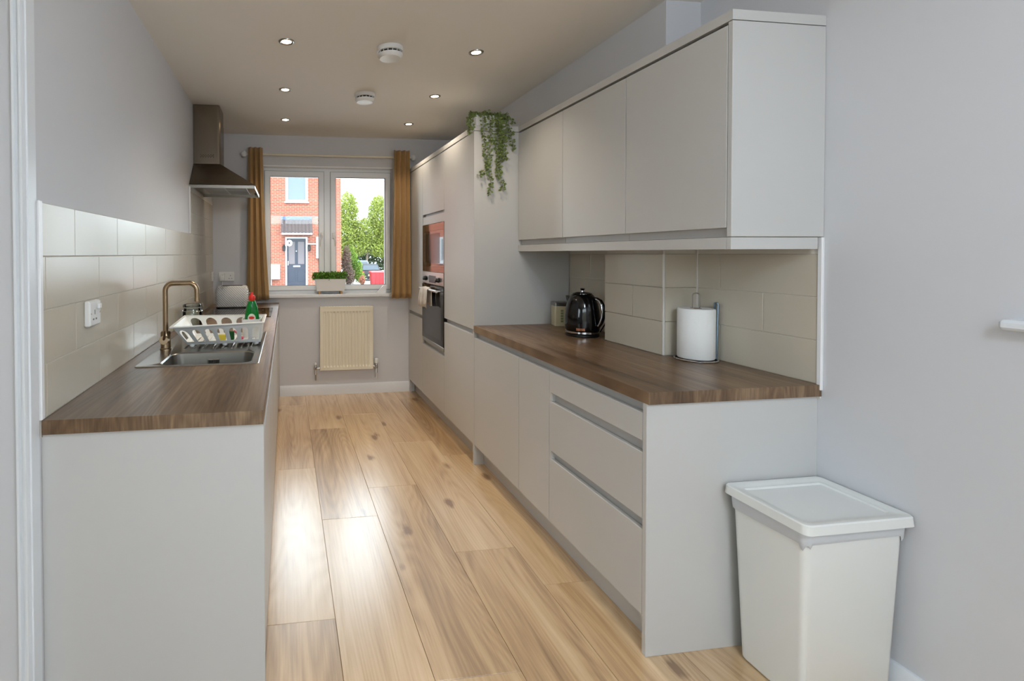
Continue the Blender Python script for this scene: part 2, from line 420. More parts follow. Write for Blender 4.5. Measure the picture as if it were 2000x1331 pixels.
# ------------------------------------------------------------------ kitchen window
def window(name, label, x0, x1, z0, z1, yf, leaves, parent_tf=None):
    t = .07; dep = .06
    fr = MB(); ops = []
    edges = [x0 + .045] + [v for i in range(len(leaves) - 1) for v in (leaves[i][1] - .012, leaves[i + 1][0] + .012)] + [x1 - .045]
    for i in range(0, len(edges), 2):
        ops.append([(edges[i], z0 + .045), (edges[i + 1], z0 + .045), (edges[i + 1], z1 - .052), (edges[i], z1 - .052)])
    fr.holed([(x0, z0), (x1, z0), (x1, z1), (x0, z1)], ops, lambda u, v, s_: (u, yf + s_, v), dep)
    o = struct(name, fr, M_upvc, 0, label)
    for a, b, hs in leaves:
        s = MB(); q = .052; y0, y1 = yf - .018, yf + .05; zz0, zz1 = z0 + .035, z1 - .042
        c = .006
        for k, (yy0, yy1, gr) in enumerate(((y0, y0 + c, c), (y0 + c, y1, 0))):
            s.holed([(a + gr, zz0 + gr), (b - gr, zz0 + gr), (b - gr, zz1 - gr), (a + gr, zz1 - gr)], [[(a + q - gr * .6, zz0 + q - .006 - gr * .6), (b - q + gr * .6, zz0 + q - .006 - gr * .6), (b - q + gr * .6, zz1 - q + gr * .6), (a + q - gr * .6, zz1 - q + gr * .6)]], lambda u, v, s_, yy0=yy0: (u, yy0 + s_, v), yy1 - yy0)
        so = s.build('sash', M_upvc, o, smooth=0)
        e = .004
        MB().holed([(a - e, zz0 - e), (b + e, zz0 - e), (b + e, zz1 + e), (a - e, zz1 + e)], [[(a + .004, zz0 + .004), (b - .004, zz0 + .004), (b - .004, zz1 - .004), (a + .004, zz1 - .004)]], lambda u, v, s_: (u, yf - .0025 + s_, v), .002).build('weather_seal', M_grey, so, smooth=0)
        MB().box(a + q - .006, b - q + .006, yf + .012, yf + .030, zz0 + q - .012, zz1 - q + .006).build('pane', M_pane, so, smooth=0)
        g = MB(); 
        for aa, bb, cc, dd in ((a + q - .004, b - q + .004, zz0 + q - .008, zz0 + q - .003), (a + q - .004, b - q + .004, zz1 - q - .002, zz1 - q + .003)):
            g.box(aa, bb, yf - .004, yf + .011, cc, dd)
        g.box(a + q - .002, a + q + .003, yf - .004, yf + .011, zz0 + q - .006, zz1 - q).box(b - q - .003, b - q + .002, yf - .004, yf + .011, zz0 + q - .006, zz1 - q)
        g.build('gasket', M_dark, so, smooth=0)
        hx = b - q / 2 if hs > 0 else a + q / 2; hz = 1.56
        h = MB().box(hx - .011, hx + .011, y0 - .012, y0, hz - .03, hz + .03, .004)
        h.tube([(hx, y0 - .012, hz + .012), (hx, y0 - .034, hz + .012), (hx + .003 * hs, y0 - .042, hz), (hx + .012 * -hs, y0 - .042, hz - .06), (hx + .016 * -hs, y0 - .04, hz - .11)], [.009, .009, .009, .008, .006], 8)
        h.build('handle', M_plast, so)
    return o
win1 = window('window_1', 'white casement window with two panes above the radiator', WX0, WX1, .985, WZ1, 4.845, [(-.205, .372, 1), (.438, 1.042, -1)])
B('window_board', M_white, win1, WX0 - .03, WX1 + .02, YB - .035, 4.85, .953, .985, .006)
MB().box(WX0, WX1, YB + .002, 4.846, WZ1 - .012, WZ1, .001).build('head_liner', M_upvc, win1)
# side window in the right wall (only its board end shows)
def window_side():
    fr = MB(); xf = XR + .09; d = .06
    fr.holed([(SY0, SZ0), (SY1, SZ0), (SY1, SZ1), (SY0, SZ1)], [[(SY0 + .06, SZ0 + .06), (SY1 - .06, SZ0 + .06), (SY1 - .06, SZ1 - .06), (SY0 + .06, SZ1 - .06)]], lambda u, v, s_: (xf + s_, u, v), d)
    o = struct('window_2', fr, M_upvc, 30)
    for a, b in ((SY0 + .05, SY1 - .05),): MB().box(xf + .02, xf + .04, a, b, SZ0 + .05, SZ1 - .05).build('pane', M_pane, o, smooth=0)
    B('window_board', M_white, o, XR - .035, xf, SY0 - .03, SY1 + .03, SZ0 - .024, SZ0 + .003, .007)
window_side()
def garden_doors():
    fr = MB(); y = DY0 - .12
    fr.box(-1.15, 1.05, y, y + .07, 2.29, 2.36, .004).box(-1.15, 1.05, y, y + .07, 0, .06, .004)
    xs = (-1.15, -.08, .99)
    for x in xs: fr.box(x, x + .06, y, y + .07, 0, 2.36, .004)
    o = struct('door_1', fr, M_upvc, 30)
    for a, b in zip(xs[:-1], xs[1:]): MB().box(a + .05, b + .01, y + .025, y + .045, .05, 2.3).build('pane', M_pane, o, smooth=0)
    fr = MB(); xf = DX0 - .14
    fr.box(xf, xf + .06, LY0, LY1, LZ1 - .06, LZ1, .004).box(xf, xf + .06, LY0, LY1, LZ0, LZ0 + .06, .004)
    ys = (LY0, -.73, LY1 - .06)
    for y in ys: fr.box(xf, xf + .06, y, y + .06, LZ0, LZ1, .004)
    o = struct('window_3', fr, M_upvc, 30)
    for a, b in zip(ys[:-1], ys[1:]): MB().box(xf + .02, xf + .04, a + .05, b + .01, LZ0 + .05, LZ1 - .05).build('pane', M_pane, o, smooth=0)
garden_doors()
struct('wall_sky_block', MB().box(-9, 9, -5.6, -5.4, -.16, 2.3), mat('sky_block_paint', (150, 140, 128), .9))  # unseen wall added to block low sky from the garden doors

# ------------------------------------------------------------------ worktops
def slab_hole(x0, x1, y0, y1, z0, z1, hx0, hx1, hy0, hy1):
    mb = MB(); o = [(x0, y0), (x1, y0), (x1, y1), (x0, y1)]; h = [(hx0, hy0), (hx1, hy0), (hx1, hy1), (hx0, hy1)]
    vs = [(p[0], p[1], z) for z in (z0, z1) for p in o + h]; fs = []
    for i in range(4):
        j = (i + 1) % 4
        fs += [(8 + i, 8 + j, 12 + j, 12 + i), (i, 4 + i, 4 + j, j), (i, j, 8 + j, 8 + i), (4 + i, 12 + i, 12 + j, 4 + j)]
    return mb.add(vs, fs)
ZW0, ZW1 = .8686, .91
wkl = slab_hole(TL, FL, YN, YB, ZW0, ZW1, -.60, -.14, 2.13, 2.42).build('worktop', M_work, None, (-.38, 3.1, ZW0), smooth=0)
tag(wkl, 'brown wood-effect worktop holding the sink on the left side', 'worktop')
wkr = MB().prism([(FR - .0035, YN), (TR + .006, YN), (TR + .006, PY0 - .002), (PX - .001, PY0 - .002), (PX - .001, PY1 + .001), (TR + .002, PY1 + .001), (TR + .002, 3.0225), (FR - .0035, 3.0225)], 'z', ZW0, ZW1).build('worktop', M_work, None, (1.53, 2.2, ZW0), smooth=0)
tag(wkr, 'brown wood-effect worktop under the grey wall cabinets', 'worktop')

# ------------------------------------------------------------------ cabinets (fronts facing the aisle)
Z0D, Z1D = .1315, .832
DT = .019
def front(parent, side, y0, y1, z0, z1, name='door'):
    g = .0016
    if side == 'R': return B(name, M_cab, parent, FR, FR + DT, y0 + g, y1 - g, z0, z1, .0012)
    return B(name, M_cab, parent, FL - DT, FL, y0 + g, y1 - g, z0, z1, .0012)
def base_unit(side, y0, y1, label, fronts, panel=False, name='base_cabinet'):
    cx = (FR + XR) / 2 if side == 'R' else (XL + FL) / 2
    t = thing(name, (cx, (y0 + y1) / 2, 0), label, 'cabinet')
    if side == 'R':
        B('body', M_carc, t, FR + DT + .022, TR - .02, y0 + .0005, y1 - .0005, .14, .867, 0)
        B('finger_rail', M_chan, t, FR + DT + .004, FR + DT + .021, y0 + .0006, y1 - .0006, Z1D - .035, .8675, 0)
    else:
        q = .70 if 'sink' in label else .867
        B('body', M_carc, t, XL + .03, FL - DT - .022, y0 + .0005, y1 - .0005, .14, q, 0)
        B('finger_rail', M_chan, t, FL - DT - .021, FL - DT - .004, y0 + .0006, y1 - .0006, Z1D - .035, .8675, 0)
    for nm, a, b, c, d in fronts: front(t, side, a, b, c, d, nm)
    return t
# right side
D0, D1, D2, D3 = 1.5107, 2.1107, 2.4093, 3.0035
dr = base_unit('R', D0, D1, 'grey base cabinet with three drawers at the near end', [('drawer', D0, D1, .735, .832), ('drawer', D0, D1, .466, .695), ('drawer', D0, D1, .1315, .429)], name='drawer_cabinet')
for zz in (.715, .4475):
    B('finger_rail', M_chan, dr, FR + DT + .003, FR + DT + .0215, D0 + .018, D1 - .018, zz - .045, zz + .04, 0)
    B('rail_end', M_cab, dr, FR + .001, FR + DT + .02, D1 - .017, D1 - .002, zz - .0195, zz + .0195, 0)
MB().box(FR - .001, 1.848, 1.4914, 1.5100, 0, .8685, .0012).build('end_panel', M_cab, dr)
MB().box(1.8485, XR, 1.4935, 1.5100, 0, .8685, .0008).build('filler_strip', M_cab, dr)
base_unit('R', D1, D2, 'narrow grey base cabinet door beside the drawers', [('door', D1, D2, Z0D, Z1D)])
base_unit('R', D2, D3 + .019, 'wide grey base cabinet door next to the tall cabinets', [('door', D2, D3 + .019, Z0D, Z1D)])
# tall units
ZTL, ZTC = 2.169, 2.2074
Y_P, Y_F, Y_O, Y_E = 3.0235, 3.0425, 3.630, 4.2271
YTB = 4.712
def tall(y0, y1, label, zs):
    t = thing('tall_cabinet', ((FR + XR) / 2, (y0 + y1) / 2, 0), label, 'cabinet')
    for a, b in zs: B('body', M_carc, t, FR + DT + .024, XR - .02, y0 + .0005, y1 - .0005, a, b, 0)
    return t
fr_ = tall(Y_F, Y_O, 'tall grey larder cabinet with trailing plant on its top', [(.14, ZTL)])
front(fr_, 'R', Y_F, Y_O, .881, 2.1655); front(fr_, 'R', Y_F, Y_O, Z0D, .849)
B('finger_rail', M_chan, fr_, FR + DT + .003, FR + DT + .023, Y_F + .002, Y_O - .002, .82, .91, 0)
MB().prism([(FR - .001, 0), (FR + .068, 0), (FR + .068, .142), (XR - .01, .142), (XR - .01, ZTL), (FR - .001, ZTL)], 'y', Y_P, Y_F - .0006).build('side_panel', M_cab, fr_, smooth=0)
ov = tall(Y_O, Y_E, 'tall grey oven housing cabinet around the microwave and oven', [(.14, .612), (1.632, ZTL)])
front(ov, 'R', Y_O, Y_E, 1.718, 2.1655); front(ov, 'R', Y_O, Y_E, Z0D, .578, 'drawer')
B('finger_rail', M_chan, ov, FR + DT + .003, FR + DT + .023, Y_O + .002, Y_E - .002, .56, .611, 0)
B('filler_panel', M_cab, ov, FR + .003, FR + DT + .02, Y_O + .0016, Y_E - .0016, 1.628, 1.697, .001)
B('finger_rail', M_chan, ov, FR + DT + .003, FR + DT + .023, Y_O + .002, Y_E - .002, 1.69, 1.74, 0)
MB().box(FR + DT + .03, XR - .03, Y_O + .001, Y_O + .019, .613, 1.63).box(FR + DT + .03, XR - .03, Y_E - .019, Y_E - .001, .613, 1.63).box(1.82, XR - .03, Y_O + .02, Y_E - .02, .613, 1.63).build('housing', M_carc, ov, smooth=0)
fa = tall(Y_E, YTB, 'tall grey cabinet in the corner beside the right curtain', [(.14, ZTL)])
front(fa, 'R', Y_E, YTB, .824, 2.1655); front(fa, 'R', Y_E, YTB, Z0D, .79)
B('finger_rail', M_chan, fa, FR + DT + .003, FR + DT + .023, Y_E + .002, YTB - .002, .77, .85, 0)
B('filler_strip', M_cab, fa, FR + .004, FR + DT + .004, YTB, YB - .001, .0, ZTL, .0008)
# plinths, cornices, pelmet: continuous lengths
pl = MB().box(FR + .066, FR + .082, D0 + .0005, Y_P - .001, .001, .139).build('plinth', M_cab, None, (FR + .07, 2.2, .001), smooth=0); tag(pl, 'grey plinth under the drawer cabinet and base doors', 'plinth')
pl = MB().box(FR + .066, FR + .082, Y_F, YB - .003, .001, .139).build('plinth', M_cab, None, (FR + .07, 3.9, .001), smooth=0); tag(pl, 'grey plinth under the tall cabinets', 'plinth')
pl = MB().box(FL - .082, FL - .066, D0 + .0005, YB - .003, .001, .139).build('plinth', M_cab, None, (FL - .07, 3.1, .001), smooth=0); tag(pl, 'grey plinth under the left base cabinets', 'plinth')
cn = MB().box(FR - .002, PX, Y_P - .001, YTB + .01, ZTL + .003, ZTC, .0015).build('cornice', M_cab, None, (1.5, 3.9, ZTL), smooth=30); tag(cn, 'grey cornice board along the top of the tall cabinets', 'cornice')
cn = thing('cornice', (1.69, 2.2, ZTL), 'grey cornice board on top of the wall cabinets', 'cornice')
MB().prism([(FU - .001, 1.478), (XR - .001, 1.478), (XR - .001, PY0 - .002), (PX, PY0 - .002), (PX, Y_P - .002), (FU - .001, Y_P - .002)], 'z', ZTL + .004, ZTC).build('board', M_cab, cn, smooth=0)
B('top_strip', M_grey, cn, FU + .004, FU + .03, 2.112, Y_P - .003, ZTC, ZTC + .004, 0)  # thin grey strip along the cornice top
pm = thing('pelmet', (1.69, 2.2, 1.39), 'grey pelmet strip under the wall cabinets', 'pelmet')
B('front_strip', M_cab, pm, FU, FU + .019, 1.4975, Y_P - .002, 1.3905, 1.432, .0012)
B('end_strip', M_cab, pm, FU, 1.853, 1.4785, 1.497, 1.3905, 1.432, .0012)
# wall units
U0, U1, U2, U3 = 1.4965, 2.005, 2.508, 3.0215
for i, (a, b, lb) in enumerate(((U0, U1, 'grey wall cabinet nearest the camera, above the paper towel'), (U1, U2, 'middle grey wall cabinet, above the tiled boxing'), (U2, U3, 'grey wall cabinet beside the trailing plant, above the kettle'))):
    t = thing('wall_cabinet', (1.69, (a + b) / 2, 1.434), lb, 'cabinet')
    xb = {0: XR - .004, 1: PX - .003, 2: PX - .003}[i]
    B('body', M_carc, t, FU + DT + .02, xb, a + .0005, b - .0005, 1.436, ZTL, 0)
    B('finger_rail', M_chan, t, FU + DT + .001, FU + DT + .019, a + .001, b - .001, 1.434, 1.50, 0)
    B('door', M_cab, t, FU, FU + DT, a + .0016, b - .0016, 1.4655, 2.1615, .0012)
    if i == 0:
        MB().box(FU, XR - .001, 1.478, 1.4958, 1.4345, ZTL + .0015, .0012).build('end_panel', M_cab, t)
# left side
LU = [(D0, 2.11, 'grey base cabinet at the near end of the left worktop'), (2.11, 2.99, 'grey base cabinet under the sink on the left'), (2.99, 3.66, 'grey base cabinet between sink cabinet and hob on the left'), (3.66, 4.27, 'grey base cabinet under the hob on the left'), (4.27, YB - .002, 'grey corner base cabinet under the toaster on the left')]
for i, (a, b, lb) in enumerate(LU):
    fs = [('door', a, b, Z0D, Z1D)] if i != 1 else [('door', a, (a + b) / 2, Z0D, Z1D), ('door', (a + b) / 2, b, Z0D, Z1D)]
    t = base_unit('L', a, b, lb, fs)
    if i == 0: MB().box(XL, FL + .001, 1.4914, 1.5100, 0, .8685, .0012).build('end_panel', M_cab, t)

# ------------------------------------------------------------------ oven and microwave
mw = thing('microwave', (FR, 3.93, 1.226), 'built-in microwave with dark glossy glass door above the oven', 'microwave')
ya, yb = Y_O + .002, Y_E - .002
B('body', M_grey, mw, FR + .022, 1.6, ya + .02, yb - .02, 1.232, 1.62, .002)
mwf = MB(); 
mwf.holed([(ya, 1.2265), (yb, 1.2265), (yb, 1.625), (ya, 1.625)], [[(3.655, 1.27), (4.168, 1.27), (4.168, 1.567), (3.655, 1.567)]], lambda u, v, s: (FR - .001 + s, u, v), .02)
mwf.build('frame', mat('bronze_mirror', (120, 104, 92), .10, .85), mw, smooth=0)
B('door_glass', M_micgl, mw, FR + .002, FR + .02, 3.6555, 4.1675, 1.2705, 1.5665, .0005)
B('inner_window', M_black, mw, FR + .0012, FR + .0022, 3.75, 4.14, 1.30, 1.545, 0)
MB().lathe((FR + .0005, 3.93, 1.287), [(.006, 0), (.006, .0015)], 12, 'x').build('logo_mark', M_steel, mw)
on = thing('oven', (FR, 3.93, .614), 'built-in single oven with steel control panel and black glass door', 'oven')
B('body', M_blackp, on, FR + .022, 1.7, ya + .02, yb - .02, .62, 1.222, .002)
B('control_panel', M_steel, on, FR - .004, FR + .02, ya, yb, 1.122, 1.2245, .002)
B('display', M_blackp, on, FR - .0055, FR - .003, 3.835, 4.02, 1.135, 1.195, .001)
for yy in (3.757, 4.112):
    k = MB().lathe((FR - .004, yy, 1.166), [(.021, 0), (.021, -.006), (.018, -.008), (.016, -.026), (.012, -.028)], 20, 'x').build('knob', M_blackp, on)
    B('pointer', M_chrome, k, FR - .0335, FR - .031, yy - .002, yy + .002, 1.168, 1.181, 0)
od = MB().box(FR - .006, FR + .02, ya, yb, .645, 1.115, .003).build('door', M_blackgl, on)
B('window_panel', mat('oven_window', (52, 54, 58), .08, spec=.8), od, FR - .0068, FR - .0055, 3.686, 4.14, .69, 1.03, 0)
hd = MB().tube([(FR - .042, 3.69, 1.079), (FR - .042, 4.165, 1.079)], .011, 14)
for yy in (3.715, 4.14): hd.tube([(FR - .042, yy, 1.079), (FR - .005, yy, 1.079)], .007, 10)
hd.build('handle', mat('satin_bar', (205, 205, 206), .3, .7), on)
B('vent_trim', M_steel, on, FR - .004, FR + .02, ya, yb, .616, .6435, .002)

# tea towel folded over the handle
tw = MB(); rows = []
hx, hz, ny = FR - .042, 1.079, 22
path = [(-.016, -.150), (-.017, -.10), (-.017, -.05), (-.0165, 0), (-.012, .011), (0, .0155), (.012, .011), (.0165, 0), (.017, -.05), (.016, -.10), (.014, -.128)]
top_ = []
for j, (dx, dz) in enumerate(path):
    rw = []
    for i in range(ny + 1):
        t_ = i / ny; wav = .007 * math.sin(t_ * 17) * min(1, abs(min(dz, 0)) * 18)
        sp = 1 + (.22 if dx < 0 else .12) * min(0, dz) / -.15 * (1 if dz < 0 else 0)
        y = 3.99 + (t_ - .5) * .20 * sp + .012 * (dz / .15 if dx > 0 else -dz / .15)
        px = dx + (wav if dx < 0 else -abs(wav) * .3)
        if dx < 0: px -= .012 * min(1, -min(dz, 0) * 8) * (0.6 + .4 * math.sin(t_ * 9 + 1))
        rw.append((hx + px, y, hz + dz + .006 * math.sin(t_ * 6 + j)))
    rows.append(rw)
n = ny + 1
vs = [p for r_ in rows for p in r_]; fs = [(j * n + i, j * n + i + 1, (j + 1) * n + i + 1, (j + 1) * n + i) for j in range(len(rows) - 1) for i in range(ny)]
tw.add(vs, fs); to = tw.build('tea_towel', M_cloth, None, (hx, 3.99, hz - .15), smooth=60)
sm = to.modifiers.new('thickness', 'SOLIDIFY'); sm.thickness = .003; sm.offset = 1
tag(to, 'pale folded tea towel hanging over the oven handle', 'towel')

# ------------------------------------------------------------------ hob, hood
hb = thing('hob', (-.37, 3.96, ZW1), 'black glass hob set into the left worktop under the hood', 'hob')
B('glass', M_blackgl, hb, -.63, -.116, 3.665, 4.262, ZW1, ZW1 + .005, .0015)
mring = mat('hob_marks', (88, 88, 90), .3)
for x, y, r_ in ((-.50, 3.81, .075), (-.25, 3.83, .09), (-.50, 4.11, .09), (-.26, 4.10, .07)):
    MB().lathe((x, y, ZW1 + .0052), [(r_, 0), (r_, .0003), (r_ - .003, .0003), (r_ - .003, 0)], 32, cap0=False, cap1=False).build('zone_ring', mring, hb)
hd_ = thing('cooker_hood', (-.46, 3.965, 1.86), 'stainless steel chimney cooker hood above the hob', 'hood')
hx0, hx1, hy0, hy1 = XL + .001, -.228, 3.665, 4.265
MB().box(hx0, hx1, hy0, hy0 + .004, 1.862, 1.888).box(hx0, hx1, hy1 - .004, hy1, 1.862, 1.888).box(hx1 - .004, hx1, hy0, hy1, 1.862, 1.888).box(hx0, hx1, hy0, hy1, 1.884, 1.888).build('rim', M_steel, hd_, smooth=0)
cxa, cxb, cya, cyb = XL + .001, -.497, 3.84, 4.09
MB().loft([[(hx0, hy0, 1.888), (hx1, hy0, 1.888), (hx1, hy1, 1.888), (hx0, hy1, 1.888)], [(cxa, cya, 2.068), (cxb, cya, 2.068), (cxb, cyb, 2.068), (cxa, cyb, 2.068)]]).build('canopy', M_steel2, hd_, smooth=0)
def chim(z0, z1, e=0):
    pts = [(cxa, cya - e), (cxb - .02, cya - e), (cxb - .006 + e, cya + .006), (cxb + e, cya + .02), (cxb + e, cyb - .02), (cxb - .02, cyb + e), (cxa, cyb + e)]
    return MB().prism(pts, 'z', z0, z1)
fl = chim(2.068, 2.40).build('flue_cover', M_steel2, hd_, smooth=0)
chim(2.40, ZC - .002, -.003).build('flue_extension', M_steel2, hd_, smooth=0)
for r_ in range(3):
    for c_ in range(11):
        if (r_ + c_) % 2 == 0:
            x = -.645 + c_ * .0095; z = 2.118 + r_ * .008
            B('vent_slot', M_dark, fl, x, x + .007, cya - .0012, cya + .001, z, z + .0045, 0)
B('filter_panel', mat('hood_filter', (150, 152, 152), .4, .8), hd_, -.62, -.30, hy0 + .07, hy1 - .07, 1.878, 1.8835, .001)
MB().box(-.62, -.30, 3.963, 3.967, 1.8765, 1.8795).box(-.465, -.455, hy0 + .07, hy1 - .07, 1.8765, 1.8795).build('filter_bar', M_steel, hd_, smooth=0)
for y in (3.70, 4.23): MB().lathe((-.27, y, 1.884), [(.022, 0), (.022, -.004), (.016, -.006)], 18).build('hood_lamp', M_plast, hd_)
B('control_strip', M_blackp, hd_, hx1 - .03, hx1 - .006, 4.12, 4.22, 1.872, 1.8835, .001)

# ------------------------------------------------------------------ sink, tap
sk = thing('sink', (-.37, 2.55, ZW1), 'stainless steel sink with drainer set into the left worktop', 'sink')
sx0, sx1, sy0, sy1 = -.628, -.119, 2.112, 2.982
bx0, bx1, by0, by1 = -.535, -.155, 2.14, 2.40
n_ = 6
r_out = loft_ring(sx0, sx1, sy0, sy1, .012, ZW1 + .0005, n_); r_out2 = loft_ring(sx0 + .003, sx1 - .003, sy0 + .003, sy1 - .003, .011, ZW1 + .004, n_); r_out3 = loft_ring(sx0 + .012, sx1 - .012, sy0 + .012, sy1 - .012, .01, ZW1 + .002, n_)
def bowl(d, z, r): return loft_ring(bx0 + d, bx1 - d, by0 + d, by1 - d, r, z, n_)
MB().loft([r_out, r_out2, r_out3, bowl(-.004, ZW1 + .002, .05), bowl(.002, ZW1 - .004, .05), bowl(.012, ZW1 - .14, .045), bowl(.03, ZW1 - .158, .03), bowl(.16, ZW1 - .162, .012)], False, True).build('basin', M_steel, sk, smooth=40)
MB().lathe((-.345, 2.27, ZW1 - .1615), [(.04, 0), (.04, .003), (.03, .001)], 24).build('waste', M_chrome, sk)
ofl = MB().box(-.375, -.320, by1 - .0105, by1 - .0035, ZW1 - .055, ZW1 - .032, .003).build('overflow', M_chrome, sk)
B('overflow_slot', M_dark, ofl, -.368, -.349, by1 - .0115, by1 - .0085, ZW1 - .050, ZW1 - .037, 0)
B('overflow_slot', M_dark, ofl, -.346, -.327, by1 - .0115, by1 - .0085, ZW1 - .050, ZW1 - .037, 0)
for i in range(8):
    x = -.50 + i * .046
    MB().tube([(x, 2.46 + .02, ZW1 + .002), (x, 2.50, ZW1 + .0055), (x, 2.90, ZW1 + .0055), (x, 2.93, ZW1 + .002)], .0045, 8).build('drainer_rib', M_steel, sk)
tp = thing('kitchen_tap', (-.588, 2.488, ZW1), 'brushed bronze swan-neck kitchen tap beside the sink', 'tap')
MB().lathe((-.588, 2.488, ZW1 + .002), [(.027, 0), (.027, .006), (.0235, .009), (.0235, .085), (.019, .092)], 24).build('base', M_bronze, tp)
MB().tube([(-.588, 2.488, ZW1 + .05), (-.588, 2.465, ZW1 + .052), (-.588, 2.445, ZW1 + .055)], .021, 18).build('cartridge', M_bronze, tp)
MB().tube([(-.588, 2.45, ZW1 + .056), (-.578, 2.425, ZW1 + .085), (-.572, 2.405, ZW1 + .108)], [.006, .006, .005], 10).build('lever', M_bronze, tp)
sp = [(-.588, 2.488, ZW1 + .09), (-.588, 2.488, 1.20)] + [(p[0], p[1], p[2]) for p in arc((-.551, 2.488, 1.20), .037, 180, 90, 8)] + [(-.475, 2.488, 1.237)] + arc((-.475, 2.488, 1.200), .037, 90, 0, 8) + [(-.438, 2.488, 1.150)]
MB().tube(sp, .0125, 16).build('spout', M_bronze, tp)
MB().lathe((-.438, 2.488, 1.145), [(.011, 0), (.0135, .002), (.0135, .02)], 16).build('aerator', M_bronze, tp)

# ------------------------------------------------------------------ dish rack with its contents
rk = thing('dish_rack', (-.32, 2.62, ZW1 + .006), 'white plastic dish rack with arched sides on the drainer', 'dish rack')
zb, zt = .929, 1.037
bt = [(-.488, 2.505), (-.134, 2.535), (-.134, 2.735), (-.488, 2.74)]       # base corners near-left, near-right, far-right, far-left
rm = [(-.535, 2.378), (-.121, 2.485), (-.121, 2.775), (-.556, 2.80)]       # rim corners
def wallpanel(i, j, narch, aw, ah, z0):
    L_ = math.hypot(bt[j][0] - bt[i][0], bt[j][1] - bt[i][1]); H_ = 1.0
    nrm = Vector(((bt[j][1] - bt[i][1]), -(bt[j][0] - bt[i][0]), 0)).normalized()
    def fn(u, v, s):
        p0 = Vector((*bt[i], zb)).lerp(Vector((*bt[j], zb)), u); p1 = Vector((*rm[i], zt)).lerp(Vector((*rm[j], zt)), u)
        return p0.lerp(p1, v) - nrm * s
    holes = []
    for k in range(narch):
        c = (k + .5) / narch; hw = aw / L_ / 2; vt = ah - .22
        holes.append([(c + hw, z0), (c + hw, vt)] + [(c + hw * math.cos(R(a)), vt + .22 * math.sin(R(a))) for a in range(15, 180, 15)] + [(c - hw, vt), (c - hw, z0)])
    return MB().holed([(0, 0), (1, 0), (1, 1), (0, 1)], holes, fn, .003)
wallpanel(0, 1, 7, .032, .80, .16).build('side_wall', M_rack, rk, smooth=0)
wallpanel(2, 3, 5, .050, .90, .16).build('side_wall', M_rack, rk, smooth=0)
wallpanel(1, 2, 2, .05, .72, .2).build('end_wall', M_rack, rk, smooth=0)
wallpanel(3, 0, 2, .05, .6, .2).build('end_wall', M_rack, rk, smooth=0)
def quadring(q, z, grow=0):
    cx = sum(p[0] for p in q) / 4; cy = sum(p[1] for p in q) / 4
    return [(p[0] + (grow if p[0] > cx else -grow), p[1] + (grow if p[1] > cy else -grow), z) for p in q]
MB().loft([quadring(rm, zt - .003, -.002), quadring(rm, zt - .004, .009), quadring(rm, zt + .001, .010), quadring(rm, zt + .003, .007), quadring(rm, zt + .002, -.003)], False, False).build('rim', M_rack, rk, smooth=0)
fl_ = []
for k in range(11):
    u0, u1 = k / 11 + .012, (k + 1) / 11 - .012
    a = Vector((*bt[0], 0)).lerp(Vector((*bt[1], 0)), u0); b = Vector((*bt[0], 0)).lerp(Vector((*bt[1], 0)), u1)
    c = Vector((*bt[3], 0)).lerp(Vector((*bt[2], 0)), u1); d = Vector((*bt[3], 0)).lerp(Vector((*bt[2], 0)), u0)
    MB().loft([[(p.x, p.y, zb) for p in (a, b, c, d)], [(p.x, p.y, zb + .004) for p in (a, b, c, d)]]).build('floor_slat', M_rack, rk, smooth=0)
for x, y in ((-.468, 2.515), (-.31, 2.53), (-.155, 2.545), (-.468, 2.725), (-.155, 2.725)):
    MB().lathe((x, y, ZW1 + .0065), [(.008, 0), (.012, .004), (.013, zb - ZW1 - .006)], 12).build('foot', M_rack, rk)
cup = MB().loft([loft_ring(-.232, -.140, 2.645, 2.728, .012, zb + .004), loft_ring(-.238, -.136, 2.640, 2.738, .012, zt - .006), loft_ring(-.234, -.140, 2.644, 2.734, .011, zt - .006), loft_ring(-.229, -.143, 2.648, 2.725, .011, zb + .008)], True, True).build('cutlery_cup', M_rack, rk)
sb_ = thing('soap_bottle', (-.186, 2.686, zb + .0095), 'green washing-up liquid bottle with red cap standing in the rack', 'bottle')
bz = zb + .0095
def oval(c, rx, ry, z, n=20): return [(c[0] + rx * math.cos(2 * math.pi * i / n), c[1] + ry * math.sin(2 * math.pi * i / n), z) for i in range(n)]
bc = (-.186, 2.686)
MB().loft([oval(bc, .036, .022, bz), oval(bc, .038, .024, bz + .006), oval(bc, .039, .025, bz + .06), oval(bc, .038, .025, bz + .105), oval(bc, .031, .022, bz + .15), oval(bc, .022, .018, bz + .178), oval(bc, .016, .015, bz + .19)]).build('bottle_body', M_green, sb_, smooth=60)
MB().lathe((*bc, bz + .190), [(.0155, 0), (.018, .004), (.018, .020), (.015, .026), (.0085, .028), (.0075, .040), (.006, .043)], 18).build('cap', M_red, sb_)
lb_ = MB().prism([(bc[0] + .021 * math.cos(a * math.pi / 10), bz + .095 + .026 * math.sin(a * math.pi / 10)) for a in range(20)], 'y', bc[1] - .0262, bc[1] - .0240).build('label', mat('bottle_label', (226, 222, 205), .4), sb_, smooth=0)
MB().prism([(bc[0] + .015 * math.cos(a * math.pi / 8), bz + .099 + .008 * math.sin(a * math.pi / 8)) for a in range(16)], 'y', bc[1] - .0266, bc[1] - .0255).build('label_mark', M_red, lb_, smooth=0)
s1 = MB().box(-.352, -.312, 2.56, 2.59, zb + .005, zb + .036, .006, 2).build('sponge', mat('yellow_sponge', (208, 190, 70), .9, bump=1, bscale=200), None, (-.33, 2.565, zb + .005)); tag(s1, 'yellow sponge inside the dish rack', 'sponge')
